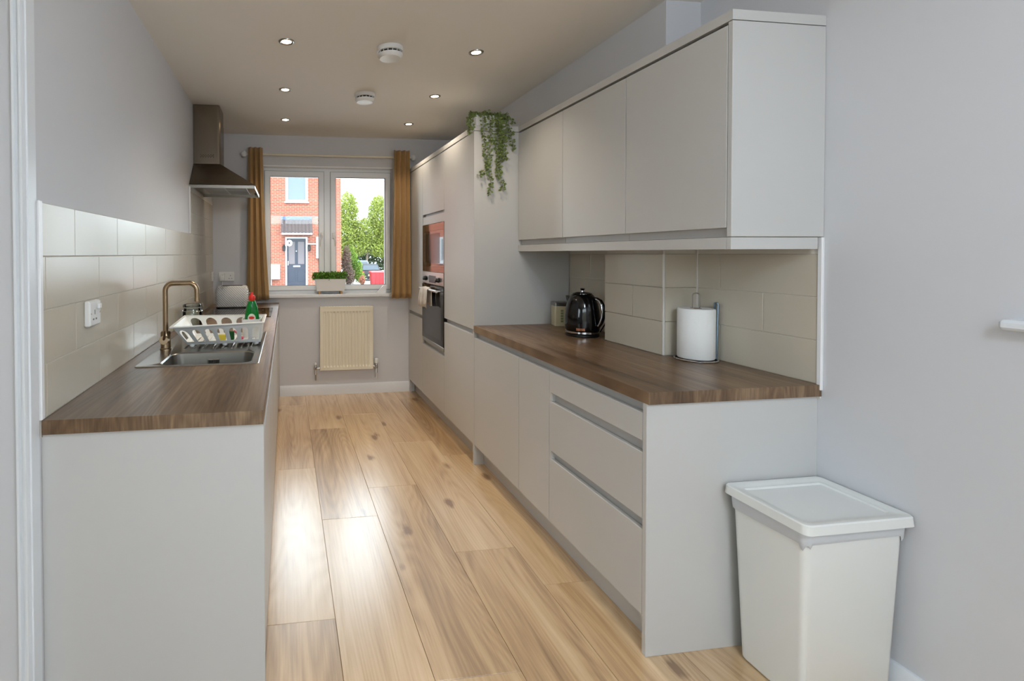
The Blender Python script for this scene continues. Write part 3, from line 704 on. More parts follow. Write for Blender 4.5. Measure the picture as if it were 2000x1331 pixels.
s2 = MB().box(-.300, -.270, 2.57, 2.60, zb + .005, zb + .05, .005, 2).build('scouring_pad', mat('green_pad', (28, 84, 42), .95, bump=1, bscale=300), None, (-.28, 2.58, zb + .005)); tag(s2, 'dark green scouring pad inside the dish rack', 'scouring pad')
br = thing('dish_brush', (-.235, 2.56, zb + .005), 'small pink dish brush lying in the rack', 'brush')
MB().box(-.252, -.222, 2.553, 2.578, zb + .005, zb + .024, .005, 2).build('head', mat('pink_plastic', (222, 70, 96), .5), br)
MB().tube([(-.236, 2.572, zb + .018), (-.25, 2.61, zb + .030), (-.275, 2.63, zb + .045)], .005, 8).build('handle', mat('pink_plastic', (222, 70, 96), .5), br)

# ------------------------------------------------------------------ glass jar, toaster, sockets
jr = thing('glass_jar', (-.61, 3.30, ZW1), 'clip-top clear glass storage jar beside the tap', 'jar')
jc = (-.61, 3.30, ZW1)
MB().lathe(jc, [(.058, 0), (.062, .006), (.062, .095), (.054, .112), (.054, .122), (.050, .122), (.050, .112), (.058, .094), (.058, .008), (.02, .006)], 28).build('jar_body', M_jar, jr)
ld = MB().lathe(jc, [(.054, .1225), (.060, .126), (.060, .138), (.052, .145), (.02, .148)], 28).build('lid', M_jar, jr)
MB().lathe(jc, [(.0535, .118), (.0565, .1205), (.0565, .1235), (.053, .125)], 28, cap0=False, cap1=False).build('seal', mat('rubber_seal', (205, 205, 196), .6), jr)
MB().tube([(jc[0] + .064, jc[1] - .012, jc[2] + .112), (jc[0] + .068, jc[1] - .008, jc[2] + .13), (jc[0] + .062, jc[1], jc[2] + .15), (jc[0] + .068, jc[1] + .008, jc[2] + .13), (jc[0] + .064, jc[1] + .012, jc[2] + .112)], .0018, 6).build('clip', M_chrome, jr)
MB().lathe(jc, [(.0635, .098), (.0645, .1), (.0635, .102)], 28, cap0=False, cap1=False).build('wire_band', M_chrome, jr)

def quilt():
    mt = bpy.data.materials.new('quilted_white'); mt.use_nodes = True; nt = mt.node_tree; b = nt.nodes['Principled BSDF']
    b.inputs['Base Color'].default_value = (*lin((228, 226, 222)), 1); b.inputs['Roughness'].default_value = .35
    hs = []
    for rot in (45, -45):
        tc = nt.nodes.new('ShaderNodeTexCoord'); mp = nt.nodes.new('ShaderNodeMapping'); mp.inputs['Rotation'].default_value = (0, R(rot), 0)
        wv = nt.nodes.new('ShaderNodeTexWave'); wv.bands_direction = 'X'; wv.inputs['Scale'].default_value = 22
        nt.links.new(tc.outputs['Object'], mp.inputs[0]); nt.links.new(mp.outputs[0], wv.inputs[0]); hs.append(wv.outputs['Fac'])
    a = nt.nodes.new('ShaderNodeMath'); a.operation = 'ADD'; nt.links.new(hs[0], a.inputs[0]); nt.links.new(hs[1], a.inputs[1])
    bp = nt.nodes.new('ShaderNodeBump'); bp.inputs['Strength'].default_value = .6; bp.inputs['Distance'].default_value = .004
    nt.links.new(a.outputs[0], bp.inputs['Height']); nt.links.new(bp.outputs[0], b.inputs['Normal']); return mt
ts = thing('toaster', (-.468, 4.37, ZW1), 'white quilted toaster behind the hob in the window corner', 'toaster')
tx0, tx1, ty0, ty1 = -.607, -.332, 4.285, 4.455
MB().loft([loft_ring(tx0 + .008, tx1 - .008, ty0 + .008, ty1 - .008, .03, ZW1 + .012), loft_ring(tx0, tx1, ty0, ty1, .035, ZW1 + .02), loft_ring(tx0 + .002, tx1 - .002, ty0 + .002, ty1 - .002, .035, ZW1 + .15), loft_ring(tx0 + .012, tx1 - .012, ty0 + .012, ty1 - .012, .03, ZW1 + .186), loft_ring(tx0 + .03, tx1 - .03, ty0 + .03, ty1 - .03, .02, ZW1 + .193)]).build('body', quilt(), ts, smooth=50)
MB().loft([loft_ring(tx0 + .006, tx1 - .006, ty0 + .006, ty1 - .006, .03, ZW1 + .003), loft_ring(tx0 + .006, tx1 - .006, ty0 + .006, ty1 - .006, .03, ZW1 + .0125)]).build('base', M_blackp, ts)
for yy in (4.335, 4.39): B('slot', M_dark, ts, tx0 + .05, tx1 - .05, yy, yy + .028, ZW1 + .1925, ZW1 + .1945, 0)
B('lever', M_chrome, ts, tx1 - .004, tx1 + .022, 4.355, 4.385, ZW1 + .12, ZW1 + .135, .003)
for x, y in ((tx0 + .03, ty0 + .03), (tx1 - .03, ty0 + .03), (tx0 + .03, ty1 - .03), (tx1 - .03, ty1 - .03)): MB().lathe((x, y, ZW1 + .0002), [(.01, 0), (.01, .003)], 10).build('foot', M_blackp, ts)

so = thing('wall_socket', (TL, 1.82, 1.13), 'single white plug socket with switch on the left tiles', 'socket')
B('plate', M_plast, so, TL + .0005, TL + .020, 1.774, 1.872, 1.130, 1.218, .004)
MB().box(TL + .0195, TL + .0215, 1.778, 1.868, 1.134, 1.214, .0008).build('face', M_plast, so)
B('rocker', M_plast, so, TL + .021, TL + .031, 1.836, 1.856, 1.188, 1.206, .002)
for y, z, a, b in ((1.815, 1.178, .003, .008), (1.803, 1.154, .006, .003), (1.827, 1.154, .006, .003)):
    B('pin_hole', M_grey, so, TL + .0212, TL + .0219, y - a, y + a, z - b, z + b, 0)
for y in (1.784, 1.862): MB().lathe((TL + .0214, y, 1.174), [(.0035, 0), (.0035, .0006)], 10, 'x').build('screw', M_chrome, so)
so = thing('double_socket', (-.56, YB, 1.12), 'double white plug socket on the window wall above the toaster', 'socket')
B('plate', M_plast, so, -.637, -.491, YB - .012, YB - .0005, 1.122, 1.209, .003)
for x in (-.60, -.527):
    B('rocker', M_plast, so, x - .006 + .02, x + .006 + .02, YB - .016, YB - .0115, 1.187, 1.203, .001)
    for dx, dz, a, b in ((0, .015, .0025, .006), (-.012, -.012, .005, .0025), (.012, -.012, .005, .0025)): B('pin_hole', M_grey, so, x + dx - a, x + dx + a, YB - .0126, YB - .0118, 1.16 + dz - b, 1.16 + dz + b, 0)
pg = thing('plug', (-.60, YB - .03, 1.13), 'white plug with cable in the double socket', 'plug')
MB().box(-.622, -.578, YB - .045, YB - .0130, 1.125, 1.178, .006, 2).build('plug_body', M_plast, pg)
MB().tube([(-.60, YB - .03, 1.127), (-.60, YB - .03, 1.09), (-.595, YB - .04, 1.03), (-.585, YB - .10, .93), (-.56, YB - .2, ZW1 + .006), (-.55, 4.458, ZW1 + .008)], .0035, 8).build('cable', M_plast, pg)
so = thing('wall_switch', (TL, 4.68, 1.13), 'white isolator switch on the tiles in the window corner', 'switch')
B('plate', M_plast, so, TL + .0005, TL + .012, 4.637, 4.722, 1.128, 1.214, .003)
B('rocker', M_plast, so, TL + .0115, TL + .017, 4.672, 4.687, 1.16, 1.182, .002)

# ------------------------------------------------------------------ curtains and pole
rd = thing('curtain_pole', (.43, 4.693, 2.322), 'thin cream curtain pole with round ends above the window', 'curtain pole')
MB().tube([(-.372, 4.693, 2.322), (1.228, 4.693, 2.322)], .0095, 14).build('pole', M_rad, rd)
for x in (-.388, 1.244): MB().lathe((x, 4.693, 2.322), [(.002, -.030), (.016, -.026), (.026, -.012), (.028, 0), (.026, .012), (.016, .026), (.002, .030)], 18).build('finial', M_plast, rd)
for x in (-.375, 1.231):
    MB().tube([(x + .01 * (1 if x < 0 else -1), 4.693, 2.322), (x + .01 * (1 if x < 0 else -1), YB - .001, 2.322)], .008, 10).build('bracket', M_plast, rd)
def curtain(label, top, bot, zt_, zb_, waves, ph, flare=1.0):
    mb = MB(); nu, nv = 96, 26; rows = []
    for j in range(nv + 1):
        v = j / nv; e = v ** 1.6
        x0 = top[0] + (bot[0] - top[0]) * e; x1 = top[1] + (bot[1] - top[1]) * e
        rw = []
        for i in range(nu + 1):
            u = i / nu; amp = .030 + .006 * v
            y = 4.647 + amp * math.sin(2 * math.pi * (waves * u + ph + .05 * v)) * (1 - .2 * v) - .010 * v
            x = x0 + (x1 - x0) * u + .010 * math.sin(4 * math.pi * (waves * u + ph)) * .6
            z = zt_ + (zb_ - zt_) * v
            rw.append((x, y, z))
        rows.append(rw)
    n = nu + 1; mb.add([p for r_ in rows for p in r_], [(j * n + i, j * n + i + 1, (j + 1) * n + i + 1, (j + 1) * n + i) for j in range(nv) for i in range(nu)])
    t = thing('curtain', ((bot[0] + bot[1]) / 2, 4.69, zb_), label, 'curtain')
    o = mb.build('fabric', M_curt, t, smooth=80); s_ = o.modifiers.new('thickness', 'SOLIDIFY'); s_.thickness = .003
    return t
curtain('ochre curtain left of the window, behind the hood', (-.352, -.222), (-.378, -.168), 2.374, .949, 3, .1)
curtain('ochre curtain right of the window, beside tall cabinet', (1.034, 1.186), (1.000, 1.196), 2.379, .945, 3, .6)

# ------------------------------------------------------------------ radiator
ra = thing('radiator', (.58, 4.70, .24), 'cream ribbed panel radiator under the window', 'radiator')
rx0, rx1, rz0, rz1, ry = .318, .840, .242, .866, 4.690
pts = []; nf = 15; pw = (rx1 - rx0 - .05) / nf
for k in range(nf):
    a = rx0 + .025 + k * pw
    pts += [(a, 0), (a + pw * .30, 0), (a + pw * .42, .008), (a + pw * .88, .008)]
pts = [(rx0 + .006, 0)] + pts + [(rx1 - .006, 0)]
mb = MB(); zs = [(rz0 + .008, 0), (rz0 + .035, 0), (rz0 + .052, 1), (rz1 - .062, 1), (rz1 - .045, 0), (rz1 - .012, 0)]
for z, g in zs:
    mb.v += [(x, ry + d * g, z) for x, d in pts]
n = len(pts)
mb.f += [(j * n + i, j * n + i + 1, (j + 1) * n + i + 1, (j + 1) * n + i) for j in range(len(zs) - 1) for i in range(n - 1)]
mb.build('front_panel', M_rad, ra, smooth=20)
MB().box(rx0 + .008, rx1 - .008, ry + .014, ry + .05, rz0 + .004, rz1 - .014).build('core', M_rad, ra, smooth=0)
for x in (rx0, rx1 - .006): B('side_cover', M_rad, ra, x, x + .006, ry - .001, YB - .012, rz0, rz1, .002)
tg = MB().box(rx0, rx1, ry - .001, ry + .004, rz1 - .014, rz1, .001).box(rx0, rx1, ry + .05, ry + .054, rz1 - .014, rz1, .001)
for k in range(20): x = rx0 + .012 + k * (rx1 - rx0 - .024) / 19; tg.box(x - .004, x + .004, ry + .002, ry + .052, rz1 - .004, rz1 - .001)
tg.build('top_grille', M_rad, ra, smooth=0)
for x in (rx0 + .1, rx1 - .1): B('wall_bracket', M_grey, ra, x - .015, x + .015, ry + .05, YB - .0005, rz0 + .05, rz1 - .06, 0)
for x, s_ in ((rx0 - .042, -1), (rx1 + .034, 1)):
    v = MB().tube([(x, ry + .03, .205), (x, ry + .03, .30)], .011, 12).tube([(x, ry + .03, .27), (x - s_ * .045, ry + .03, .27)], .008, 10).lathe((x, ry + .03, .252), [(.015, 0), (.017, .006), (.017, .022), (.013, .03)], 8)
    v.build('valve', M_chrome, ra)
    MB().tube([(x, ry + .03, .21), (x, ry + .03, .165), (x, ry + .036, .152), (x, YB - .0005, .150)], .0065, 10).build('pipe', M_plast if s_ > 0 else M_steel, ra)
    if s_ > 0: MB().lathe((x, ry + .03, .296), [(.012, 0), (.02, .006), (.021, .03), (.019, .045), (.012, .05)], 16).build('thermostat_head', M_plast, ra)
    else: MB().lathe((x, ry + .03, .296), [(.010, 0), (.011, .02), (.008, .026)], 14).build('valve_cap', M_plast, ra)

# ------------------------------------------------------------------ window-sill planter
ZS = .985
pn = thing('window_planter', (.425, 4.775, ZS), 'white trough planter of green foliage on the window sill', 'planter')
y0p, y1p = 4.728, 4.822
MB().loft([loft_ring(.290, .562, y0p + .008, y1p - .008, .006, ZS + .030), loft_ring(.272, .580, y0p, y1p, .007, ZS + .148), loft_ring(.277, .575, y0p + .005, y1p - .005, .006, ZS + .148), loft_ring(.280, .572, y0p + .008, y1p - .008, .005, ZS + .128)]).build('trough', M_plast, pn)
for x in (.318, .532): MB().box(x - .010, x + .010, y0p + .014, y1p - .014, ZS + .0005, ZS + .032, .003).build('leg', M_woodleg, pn)
def leafcloud(mb, rnd_, pts, n, size, flat=.5):
    for _ in range(n):
        c = pts(rnd_); a = rnd_.uniform(0, 6.28); el = rnd_.uniform(-.7, 1.2); s_ = size * rnd_.uniform(.6, 1.3)
        d = Vector((math.cos(a) * math.cos(el), math.sin(a) * math.cos(el), math.sin(el)))
        sd = d.cross(Vector((rnd_.uniform(-1, 1), rnd_.uniform(-1, 1), rnd_.uniform(-1, 1)))).normalized() * s_ * flat
        nn = d.cross(sd).normalized() * s_ * .15
        p = Vector(c); mb.add([p, p + d * s_ * .5 + sd + nn, p + d * s_, p + d * s_ * .5 - sd + nn], [(0, 1, 2), (0, 2, 3)])
rn = random.Random(5); fo = MB()
leafcloud(fo, rn, lambda q: (q.uniform(.258, .585), q.uniform(y0p + .005, y1p - .0), ZS + .135 + .07 * q.random() ** .8), 1500, .022, .38)
tag(fo.build('foliage', M_leaf2, pn, smooth=0), kind='stuff')
MB().box(.282, .57, y0p + .012, y1p - .012, ZS + .12, ZS + .135).build('soil', mat('soil', (50, 40, 30), .9), pn, smooth=0)
bk = MB().prism([(.885, ZS + .001), (.975, ZS + .001), (.995, ZS + .075), (.955, ZS + .075)], 'y', 4.76, 4.80).build('white_holder', mat('white_card', (238, 240, 244), .5), None, (.93, 4.78, ZS)); tag(bk, 'small white wedge-shaped stand on the window sill', 'stand')

# ------------------------------------------------------------------ kettle, tin, paper towel
ke = thing('kettle', (1.665, 2.565, ZW1), 'glossy black kettle with chrome band on the right worktop', 'kettle')
kc = (1.665, 2.565, ZW1)
MB().lathe(kc, [(.085, 0), (.088, .004), (.088, .014), (.082, .018)], 36).build('power_base', M_blackp, ke)
MB().lathe(kc, [(.084, .0185), (.0885, .02), (.0885, .029), (.087, .030)], 40).build('chrome_band', M_chrome, ke)
kb = MB().lathe(kc, [(.0865, .0305), (.090, .036), (.092, .06), (.0915, .11), (.088, .15), (.081, .185), (.071, .212), (.057, .232), (.052, .236), (.047, .2365)], 40).build('body', M_black, ke, smooth=50)
ldk = MB().lathe(kc, [(.0505, .2368), (.050, .241), (.035, .247), (.012, .249)], 32).build('lid', M_black, ke, smooth=50)
MB().lathe(kc, [(.007, .2492), (.006, .256), (.012, .262), (.014, .266), (.009, .270)], 18).build('lid_knob', M_chrome, ldk)
hv = Vector((.45, -.89, 0)).normalized()
hp = [(.066, .214), (.085, .214), (.104, .204), (.117, .18), (.122, .15), (.118, .115), (.108, .085), (.098, .066), (.087, .058)]
hm = MB().tube([(kc[0] + hv.x * r_, kc[1] + hv.y * r_, kc[2] + z) for r_, z in hp], [.008, .0095, .011, .012, .012, .012, .011, .009, .007], 14)
hh = hm.build('handle', M_black, ke, smooth=60)
sv = Vector((-hv.y, hv.x, 0)) * -1
MB().tube([(kc[0] + hv.x * (r_ - .002) + sv.x * .009, kc[1] + hv.y * (r_ - .002) + sv.y * .009, kc[2] + z) for r_, z in hp[1:-1]], .0052, 8).build('chrome_strip', M_chrome, hh, smooth=60)
spv = -hv
MB().loft([[(kc[0] + spv.x * .068 + k * hv.y, kc[1] + spv.y * .068 - k * hv.x, kc[2] + z) for k, z in ((-.026, .215), (.026, .215), (.012, .150), (-.012, .150))], [(kc[0] + spv.x * .094 + k * hv.y, kc[1] + spv.y * .094 - k * hv.x, kc[2] + z) for k, z in ((-.014, .222), (.014, .222), (.006, .198), (-.006, .198))]]).build('spout', M_black, ke)
bd = Vector((-.62, -.78, 0)).normalized(); tb = Vector((-bd.y, bd.x, 0))
bdg = MB()
ri, ro = [], []
for i in range(9):
    a = R(-14 + 28 * i / 8); d = bd * math.cos(a) + tb * math.sin(a)
    ri.append([(kc[0] + d.x * r_, kc[1] + d.y * r_, kc[2] + z) for r_, z in ((.0915, .038), (.0931, .038), (.0938, .052), (.0915, .052))])
bdg.loft(ri).build('badge', mat('copper_badge', (168, 112, 84), .3, .9), ke)
MB().tube([(1.735, 2.60, ZW1 + .010), (1.77, 2.605, ZW1 + .006), (1.800, 2.60, ZW1 + .012), (1.815, 2.585, ZW1 + .05), (1.825, 2.57, ZW1 + .09), (1.845, 2.56, ZW1 + .13), (TR - .001, 2.56, ZW1 + .15)], .0038, 8).build('power_cord', M_blackp, ke)
tn = thing('storage_tin', (1.757, 2.965, ZW1), 'cream storage tin with grey lid in the worktop corner', 'tin')
ca, sa = math.cos(R(-18)), math.sin(R(-18))
tfm = Matrix.Translation((1.765, 2.955, 0)) @ Matrix.Rotation(R(-14), 4, 'Z')
MB().loft([loft_ring(-.046, .046, -.046, .046, .008, ZW1 + .0005), loft_ring(-.047, .047, -.047, .047, .008, ZW1 + .128)]).build('tin_body', M_tin, tn, tf=tfm)
MB().loft([loft_ring(-.048, .048, -.048, .048, .009, ZW1 + .1285), loft_ring(-.048, .048, -.048, .048, .009, ZW1 + .148), loft_ring(-.044, .044, -.044, .044, .008, ZW1 + .152)]).build('lid', M_steel, tn, tf=tfm)
for k in range(5): MB().box(-.012, .004, -.0478, -.0468, ZW1 + .025 + k * .017, ZW1 + .037 + k * .017, 0).build('print', M_mush, tn, tf=tfm)
pc = (1.776, 1.908, ZW1)
ph_ = thing('towel_holder', pc, 'wire paper towel holder with looped top on the right worktop', 'holder')
MB().tube([(pc[0] + .079 * math.cos(R(a)), pc[1] + .079 * math.sin(R(a)), pc[2] + .0045) for a in range(0, 361, 12)], .004, 8).build('base_ring', M_chrome, ph_)
MB().tube([(pc[0] - .079, pc[1], pc[2] + .0045), (pc[0] + .079, pc[1], pc[2] + .0045)], .003, 8).build('base_bar', M_chrome, ph_)
lv = Vector((.76, -.65, 0)); lp = lambda q, z: (pc[0] + lv.x * q, pc[1] + lv.y * q, pc[2] + z)
MB().tube([lp(-.0125, .005), lp(-.0125, .278)] + [lp(.0125 * math.cos(R(a)), .280 + .0125 * math.sin(R(a))) for a in range(180, -1, -20)] + [lp(.0125, .278), lp(.0125, .005)], .0026, 8).build('loop_post', M_steel, ph_)
ax_, ay_ = pc[0] + .079 * math.cos(R(-20)), pc[1] + .079 * math.sin(R(-20))
MB().tube([(ax_, ay_, pc[2] + .0045), (ax_ + .006, ay_, pc[2] + .245), (ax_ + .006, ay_ + .004, pc[2] + .252), (ax_ + .004, ay_ + .014, pc[2] + .250), (ax_ + .0, ay_ + .016, pc[2] + .12), (ax_, ay_ + .016, pc[2] + .0045)], .0036, 8).build('side_arm', mat('blue_steel', (150, 175, 195), .2, .8), ph_)
pr = MB().lathe(pc, [(.0215, .010), (.067, .010), (.070, .014), (.070, .222), (.067, .226), (.0215, .226)], 40, cap0=False, cap1=False)
pro = thing('paper_roll', (pc[0], pc[1], pc[2] + .009), 'white kitchen paper roll on the wire holder', 'paper roll')
pr.build('roll', M_paper, pro, smooth=40)
MB().lathe(pc, [(.0213, .011), (.0213, .2255), (.0195, .2255), (.0195, .011)], 24, cap0=False, cap1=False).build('card_tube', mat('card_tube', (150, 125, 98), .8), pro)

# ------------------------------------------------------------------ waste bin
bn = thing('waste_bin', (1.67, 1.345, 0), 'tall white rectangular waste bin with lid in the near corner', 'bin')
def brg(x0, x1, y0, y1, r, z): return loft_ring(x0, x1, y0, y1, r, z, 6)
MB().loft([brg(1.532, 1.822, 1.245, 1.446, .018, .002), brg(1.524, 1.830, 1.240, 1.450, .02, .012), brg(1.502, 1.848, 1.222, 1.464, .02, .555), brg(1.505, 1.845, 1.225, 1.461, .02, .555), brg(1.528, 1.826, 1.245, 1.445, .02, .02)]).build('body', M_bin, bn)
lr = random.Random(9); l0, l1 = [], []
for k_, (ex, z) in enumerate(((.002, .500), (.004, .506), (.005, .53), (.006, .552), (.0045, .556))):
    rg = brg(1.502 - ex, 1.848 + ex, 1.222 - ex, 1.464 + ex, .022, z)
    if k_ < 2: rg = [(p[0], p[1], p[2] + .008 * math.sin(i * 1.9) + .006 * math.sin(i * .7) + .012) for i, p in enumerate(rg)]
    l0.append(rg)
MB().loft(l0, False, False).build('liner', M_liner, bn)
lx0, lx1, ly0, ly1 = 1.484, 1.868, 1.204, 1.482
MB().loft([brg(lx0 + .006, lx1 - .006, ly0 + .006, ly1 - .006, .016, .5565), brg(lx0, lx1, ly0, ly1, .02, .5575), brg(lx0 + .002, lx1 - .002, ly0 + .002, ly1 - .002, .02, .583), brg(lx0 + .005, lx1 - .005, ly0 + .005, ly1 - .005, .018, .5865), brg(lx0 + .020, lx1 - .020, ly0 + .020, ly1 - .020, .014, .5865), brg(lx0 + .026, lx1 - .026, ly0 + .026, ly1 - .026, .012, .582), brg(lx0 + .040, lx1 - .040, ly0 + .040, ly1 - .040, .01, .582), brg(lx0 + .044, lx1 - .044, ly0 + .044, ly1 - .044, .01, .577)]).build('lid', M_bin, bn)

# ------------------------------------------------------------------ trailing plant on the tall cabinet
tpn = thing('trailing_plant', (1.30, 3.09, ZTC), 'trailing artificial ivy in white pot on the tall cabinet', 'plant')
MB().loft([loft_ring(1.222, 1.395, 3.034, 3.145, .008, ZTC + .0005), loft_ring(1.216, 1.402, 3.029, 3.150, .008, ZTC + .068), loft_ring(1.222, 1.396, 3.035, 3.144, .006, ZTC + .068), loft_ring(1.226, 1.392, 3.039, 3.140, .006, ZTC + .05)]).build('pot', M_plast, tpn)
pr_ = random.Random(11)
def strand(pts, dens=1.0, size=.020, spread=1.0):
    P_ = [Vector(p) for p in pts]; out = []
    for i in range(len(P_) - 1):
        k = max(2, int((P_[i + 1] - P_[i]).length / .009))
        for j in range(k): out.append(P_[i].lerp(P_[i + 1], j / k) + Vector((pr_.uniform(-1, 1), pr_.uniform(-.4, .4), 0)) * .002)
    st = MB().tube(out, .0013, 5).build('vine', M_stem, tpn)
    lf = MB()
    for i, p in enumerate(out):
        for _ in range(2 if pr_.random() < dens else 1):
            a = pr_.uniform(0, 6.28); s_ = size * pr_.uniform(.7, 1.25)
            d = Vector((math.cos(a), .55 * math.sin(a) - .15, pr_.uniform(-.7, .35))).normalized()
            q = p + d * .004 * spread
            sd = d.cross(Vector((pr_.uniform(-.4, .4), -1, pr_.uniform(-.4, .4)))).normalized() * s_ * .36
            nn = Vector((0, -1, .3)) * s_ * .12
            tip = q + d * s_; mid = q + d * s_ * .5
            vs_ = [q, mid + sd, tip, mid - sd, mid + nn]
            mx = 3.0205
            if min(v.x for v in vs_) > 1.2:
                vs_ = [Vector((v.x, min(v.y, mx), v.z)) if v.z < ZTC - .002 else v for v in vs_]
            lf.add(vs_, [(0, 1, 4), (1, 2, 4), (2, 3, 4), (3, 0, 4)])
    tag(lf.build('leaves', M_leaf, st, smooth=0), kind='stuff')
def over(x, xt, zs):          # from pot centre, over the rim, then down
    return [(x * .7 + 1.31 * .3, 3.09, ZTC + .06), (x, 3.04, ZTC + .085), (x, 3.006, ZTC + .05)] + [(q, 3.004, z) for q, z in zip(xt, zs)]
strand(over(1.255, (1.262, 1.275, 1.296, 1.312, 1.303), (2.16, 2.0, 1.92, 1.83, 1.757)), 1.0)
strand(over(1.305, (1.306, 1.303, 1.293), (2.16, 2.02, 1.93)), .9)
strand([(1.285, 3.006, 1.945), (1.262, 3.004, 1.915), (1.228, 3.003, 1.872)], .9)
strand(over(1.36, (1.358, 1.352, 1.375), (2.17, 2.08, 2.0)), 1.0, .024)
strand(over(1.39, (1.392, 1.398, 1.402), (2.18, 2.06, 1.965)), 1.0, .024)
strand(over(1.378, (1.378, 1.386, 1.366, 1.368, 1.39, 1.386), (2.17, 2.02, 1.95, 1.89, 1.83, 1.775)), 1.0)
strand(over(1.37, (1.366, 1.361, 1.355, 1.361), (2.15, 2.02, 1.93, 1.87)), .9)
strand(over(1.425, (1.435, 1.452, 1.462), (2.2, 2.12, 2.045)), 1.0, .022)
strand([(1.40, 3.06, ZTC + .05), (1.43, 3.03, ZTC + .06), (1.46, 3.02, ZTC + .035), (1.483, 3.02, ZTC + .02)], 1.0)
for x in (1.165, 1.178, 1.19):
    strand([(1.24, 3.07, ZTC + .07), (1.21, 3.04, ZTC + .082), (x + .01, 3.02, ZTC + .06), (x, 3.02, ZTC + .01), (x - .002 + pr_.uniform(-.01, .01), 3.03, 2.165 + pr_.uniform(-.02, .03))], 1.0)
for k in range(9):
    x = 1.21 + k * .027; strand([(1.30, 3.10, ZTC + .05), (x, 3.06 + pr_.uniform(-.03, .03), ZTC + .085 + pr_.uniform(0, .02)), (x + pr_.uniform(-.03, .03), 3.02, ZTC + .065 - .03 * (k > 6))], 1.0)

# ------------------------------------------------------------------ ceiling fittings and the added fill globe
spots = [(.007, 2.655, 'left-row ceiling downlight nearest the camera'), (1.072, 2.66, 'right-row ceiling downlight nearest the camera'), (-.001, 3.428, 'middle ceiling downlight of the left row'), (1.072, 3.436, 'middle ceiling downlight of the right row'), (-.001, 4.193, 'left-row ceiling downlight nearest the window'), (1.073, 4.20, 'right-row ceiling downlight nearest the window')]
for x, y, lb in spots:
    t = thing('downlight', (x, y, ZC), 'small round ' + lb, 'downlight', 'recessed ceiling downlights')
    MB().lathe((x, y, ZC - .0002), [(.042, 0), (.041, -.004), (.034, -.006), (.0265, -.003), (.0255, -.0005)], 28, cap0=False, cap1=False).build('bezel', M_steel, t)
    MB().lathe((x, y, ZC - .0006), [(.0255, 0), (.0255, -.0015)], 24).build('bulb', M_lamp, t)
    l = bpy.data.lights.new('downlight_beam', 'SPOT'); l.energy = 14.0; l.color = (1.0, .86, .68); l.spot_size = R(115); l.spot_blend = .9; l.shadow_soft_size = .03
    o = bpy.data.objects.new('downlight_beam', l); col.objects.link(o); o.parent = t; o.location = (0, 0, -.012)
fill_t = thing('fill_globe', (.85, -.45, 2.1), 'added unseen globe light brightening the near cabinet ends', 'fill light')  # unseen globe light added behind the camera to brighten near surfaces
MB().lathe((.85, -.45, 2.25), [(.03 if a in (0, 12) else .15 * math.sin(math.pi * a / 12), -.15 * math.cos(math.pi * a / 12)) for a in range(13)], 16).build('globe', mat('fill_glow', (250, 250, 250), .4, emit=(226, 240, 255), estr=FILL_STR), fill_t, smooth=60)
MB().tube([(.85, -.45, 2.395), (.85, -.45, 2.50)], .004, 8).build('cord', M_plast, fill_t)
MB().lathe((.85, -.45, ZC - .03), [(.03, 0), (.05, .02), (.05, .0295)], 20).build('ceiling_rose', M_plast, fill_t)
for x, y, sc, lb in ((.576, 2.666, 1.0, 'white round smoke alarm on the ceiling nearest the camera'), (.561, 3.455, 1.0, 'white round heat alarm on the ceiling towards the window')):
    t = thing('smoke_alarm', (x, y, ZC), lb, 'alarm', 'ceiling alarms')
    c = (x, y, ZC - .0003)
    MB().lathe(c, [(.072, 0), (.073, -.003), (.071, -.024), (.066, -.025)], 36).build('base', M_plast, t)
    MB().lathe(c, [(.058, -.0252), (.058, -.0366)], 32).build('vent_ring', M_dark, t)
    for k in range(16):
        a = 2 * math.pi * k / 16
        MB().lathe((x + .065 * math.cos(a), y + .065 * math.sin(a), ZC - .0368), [(.0022, 0), (.0022, .0115)], 5).build('vent_post', M_plast, t)
    MB().lathe(c, [(.066, -.0367), (.0705, -.038), (.0690, -.046), (.057, -.060), (.022, -.063)], 36).build('cover', M_plast, t)

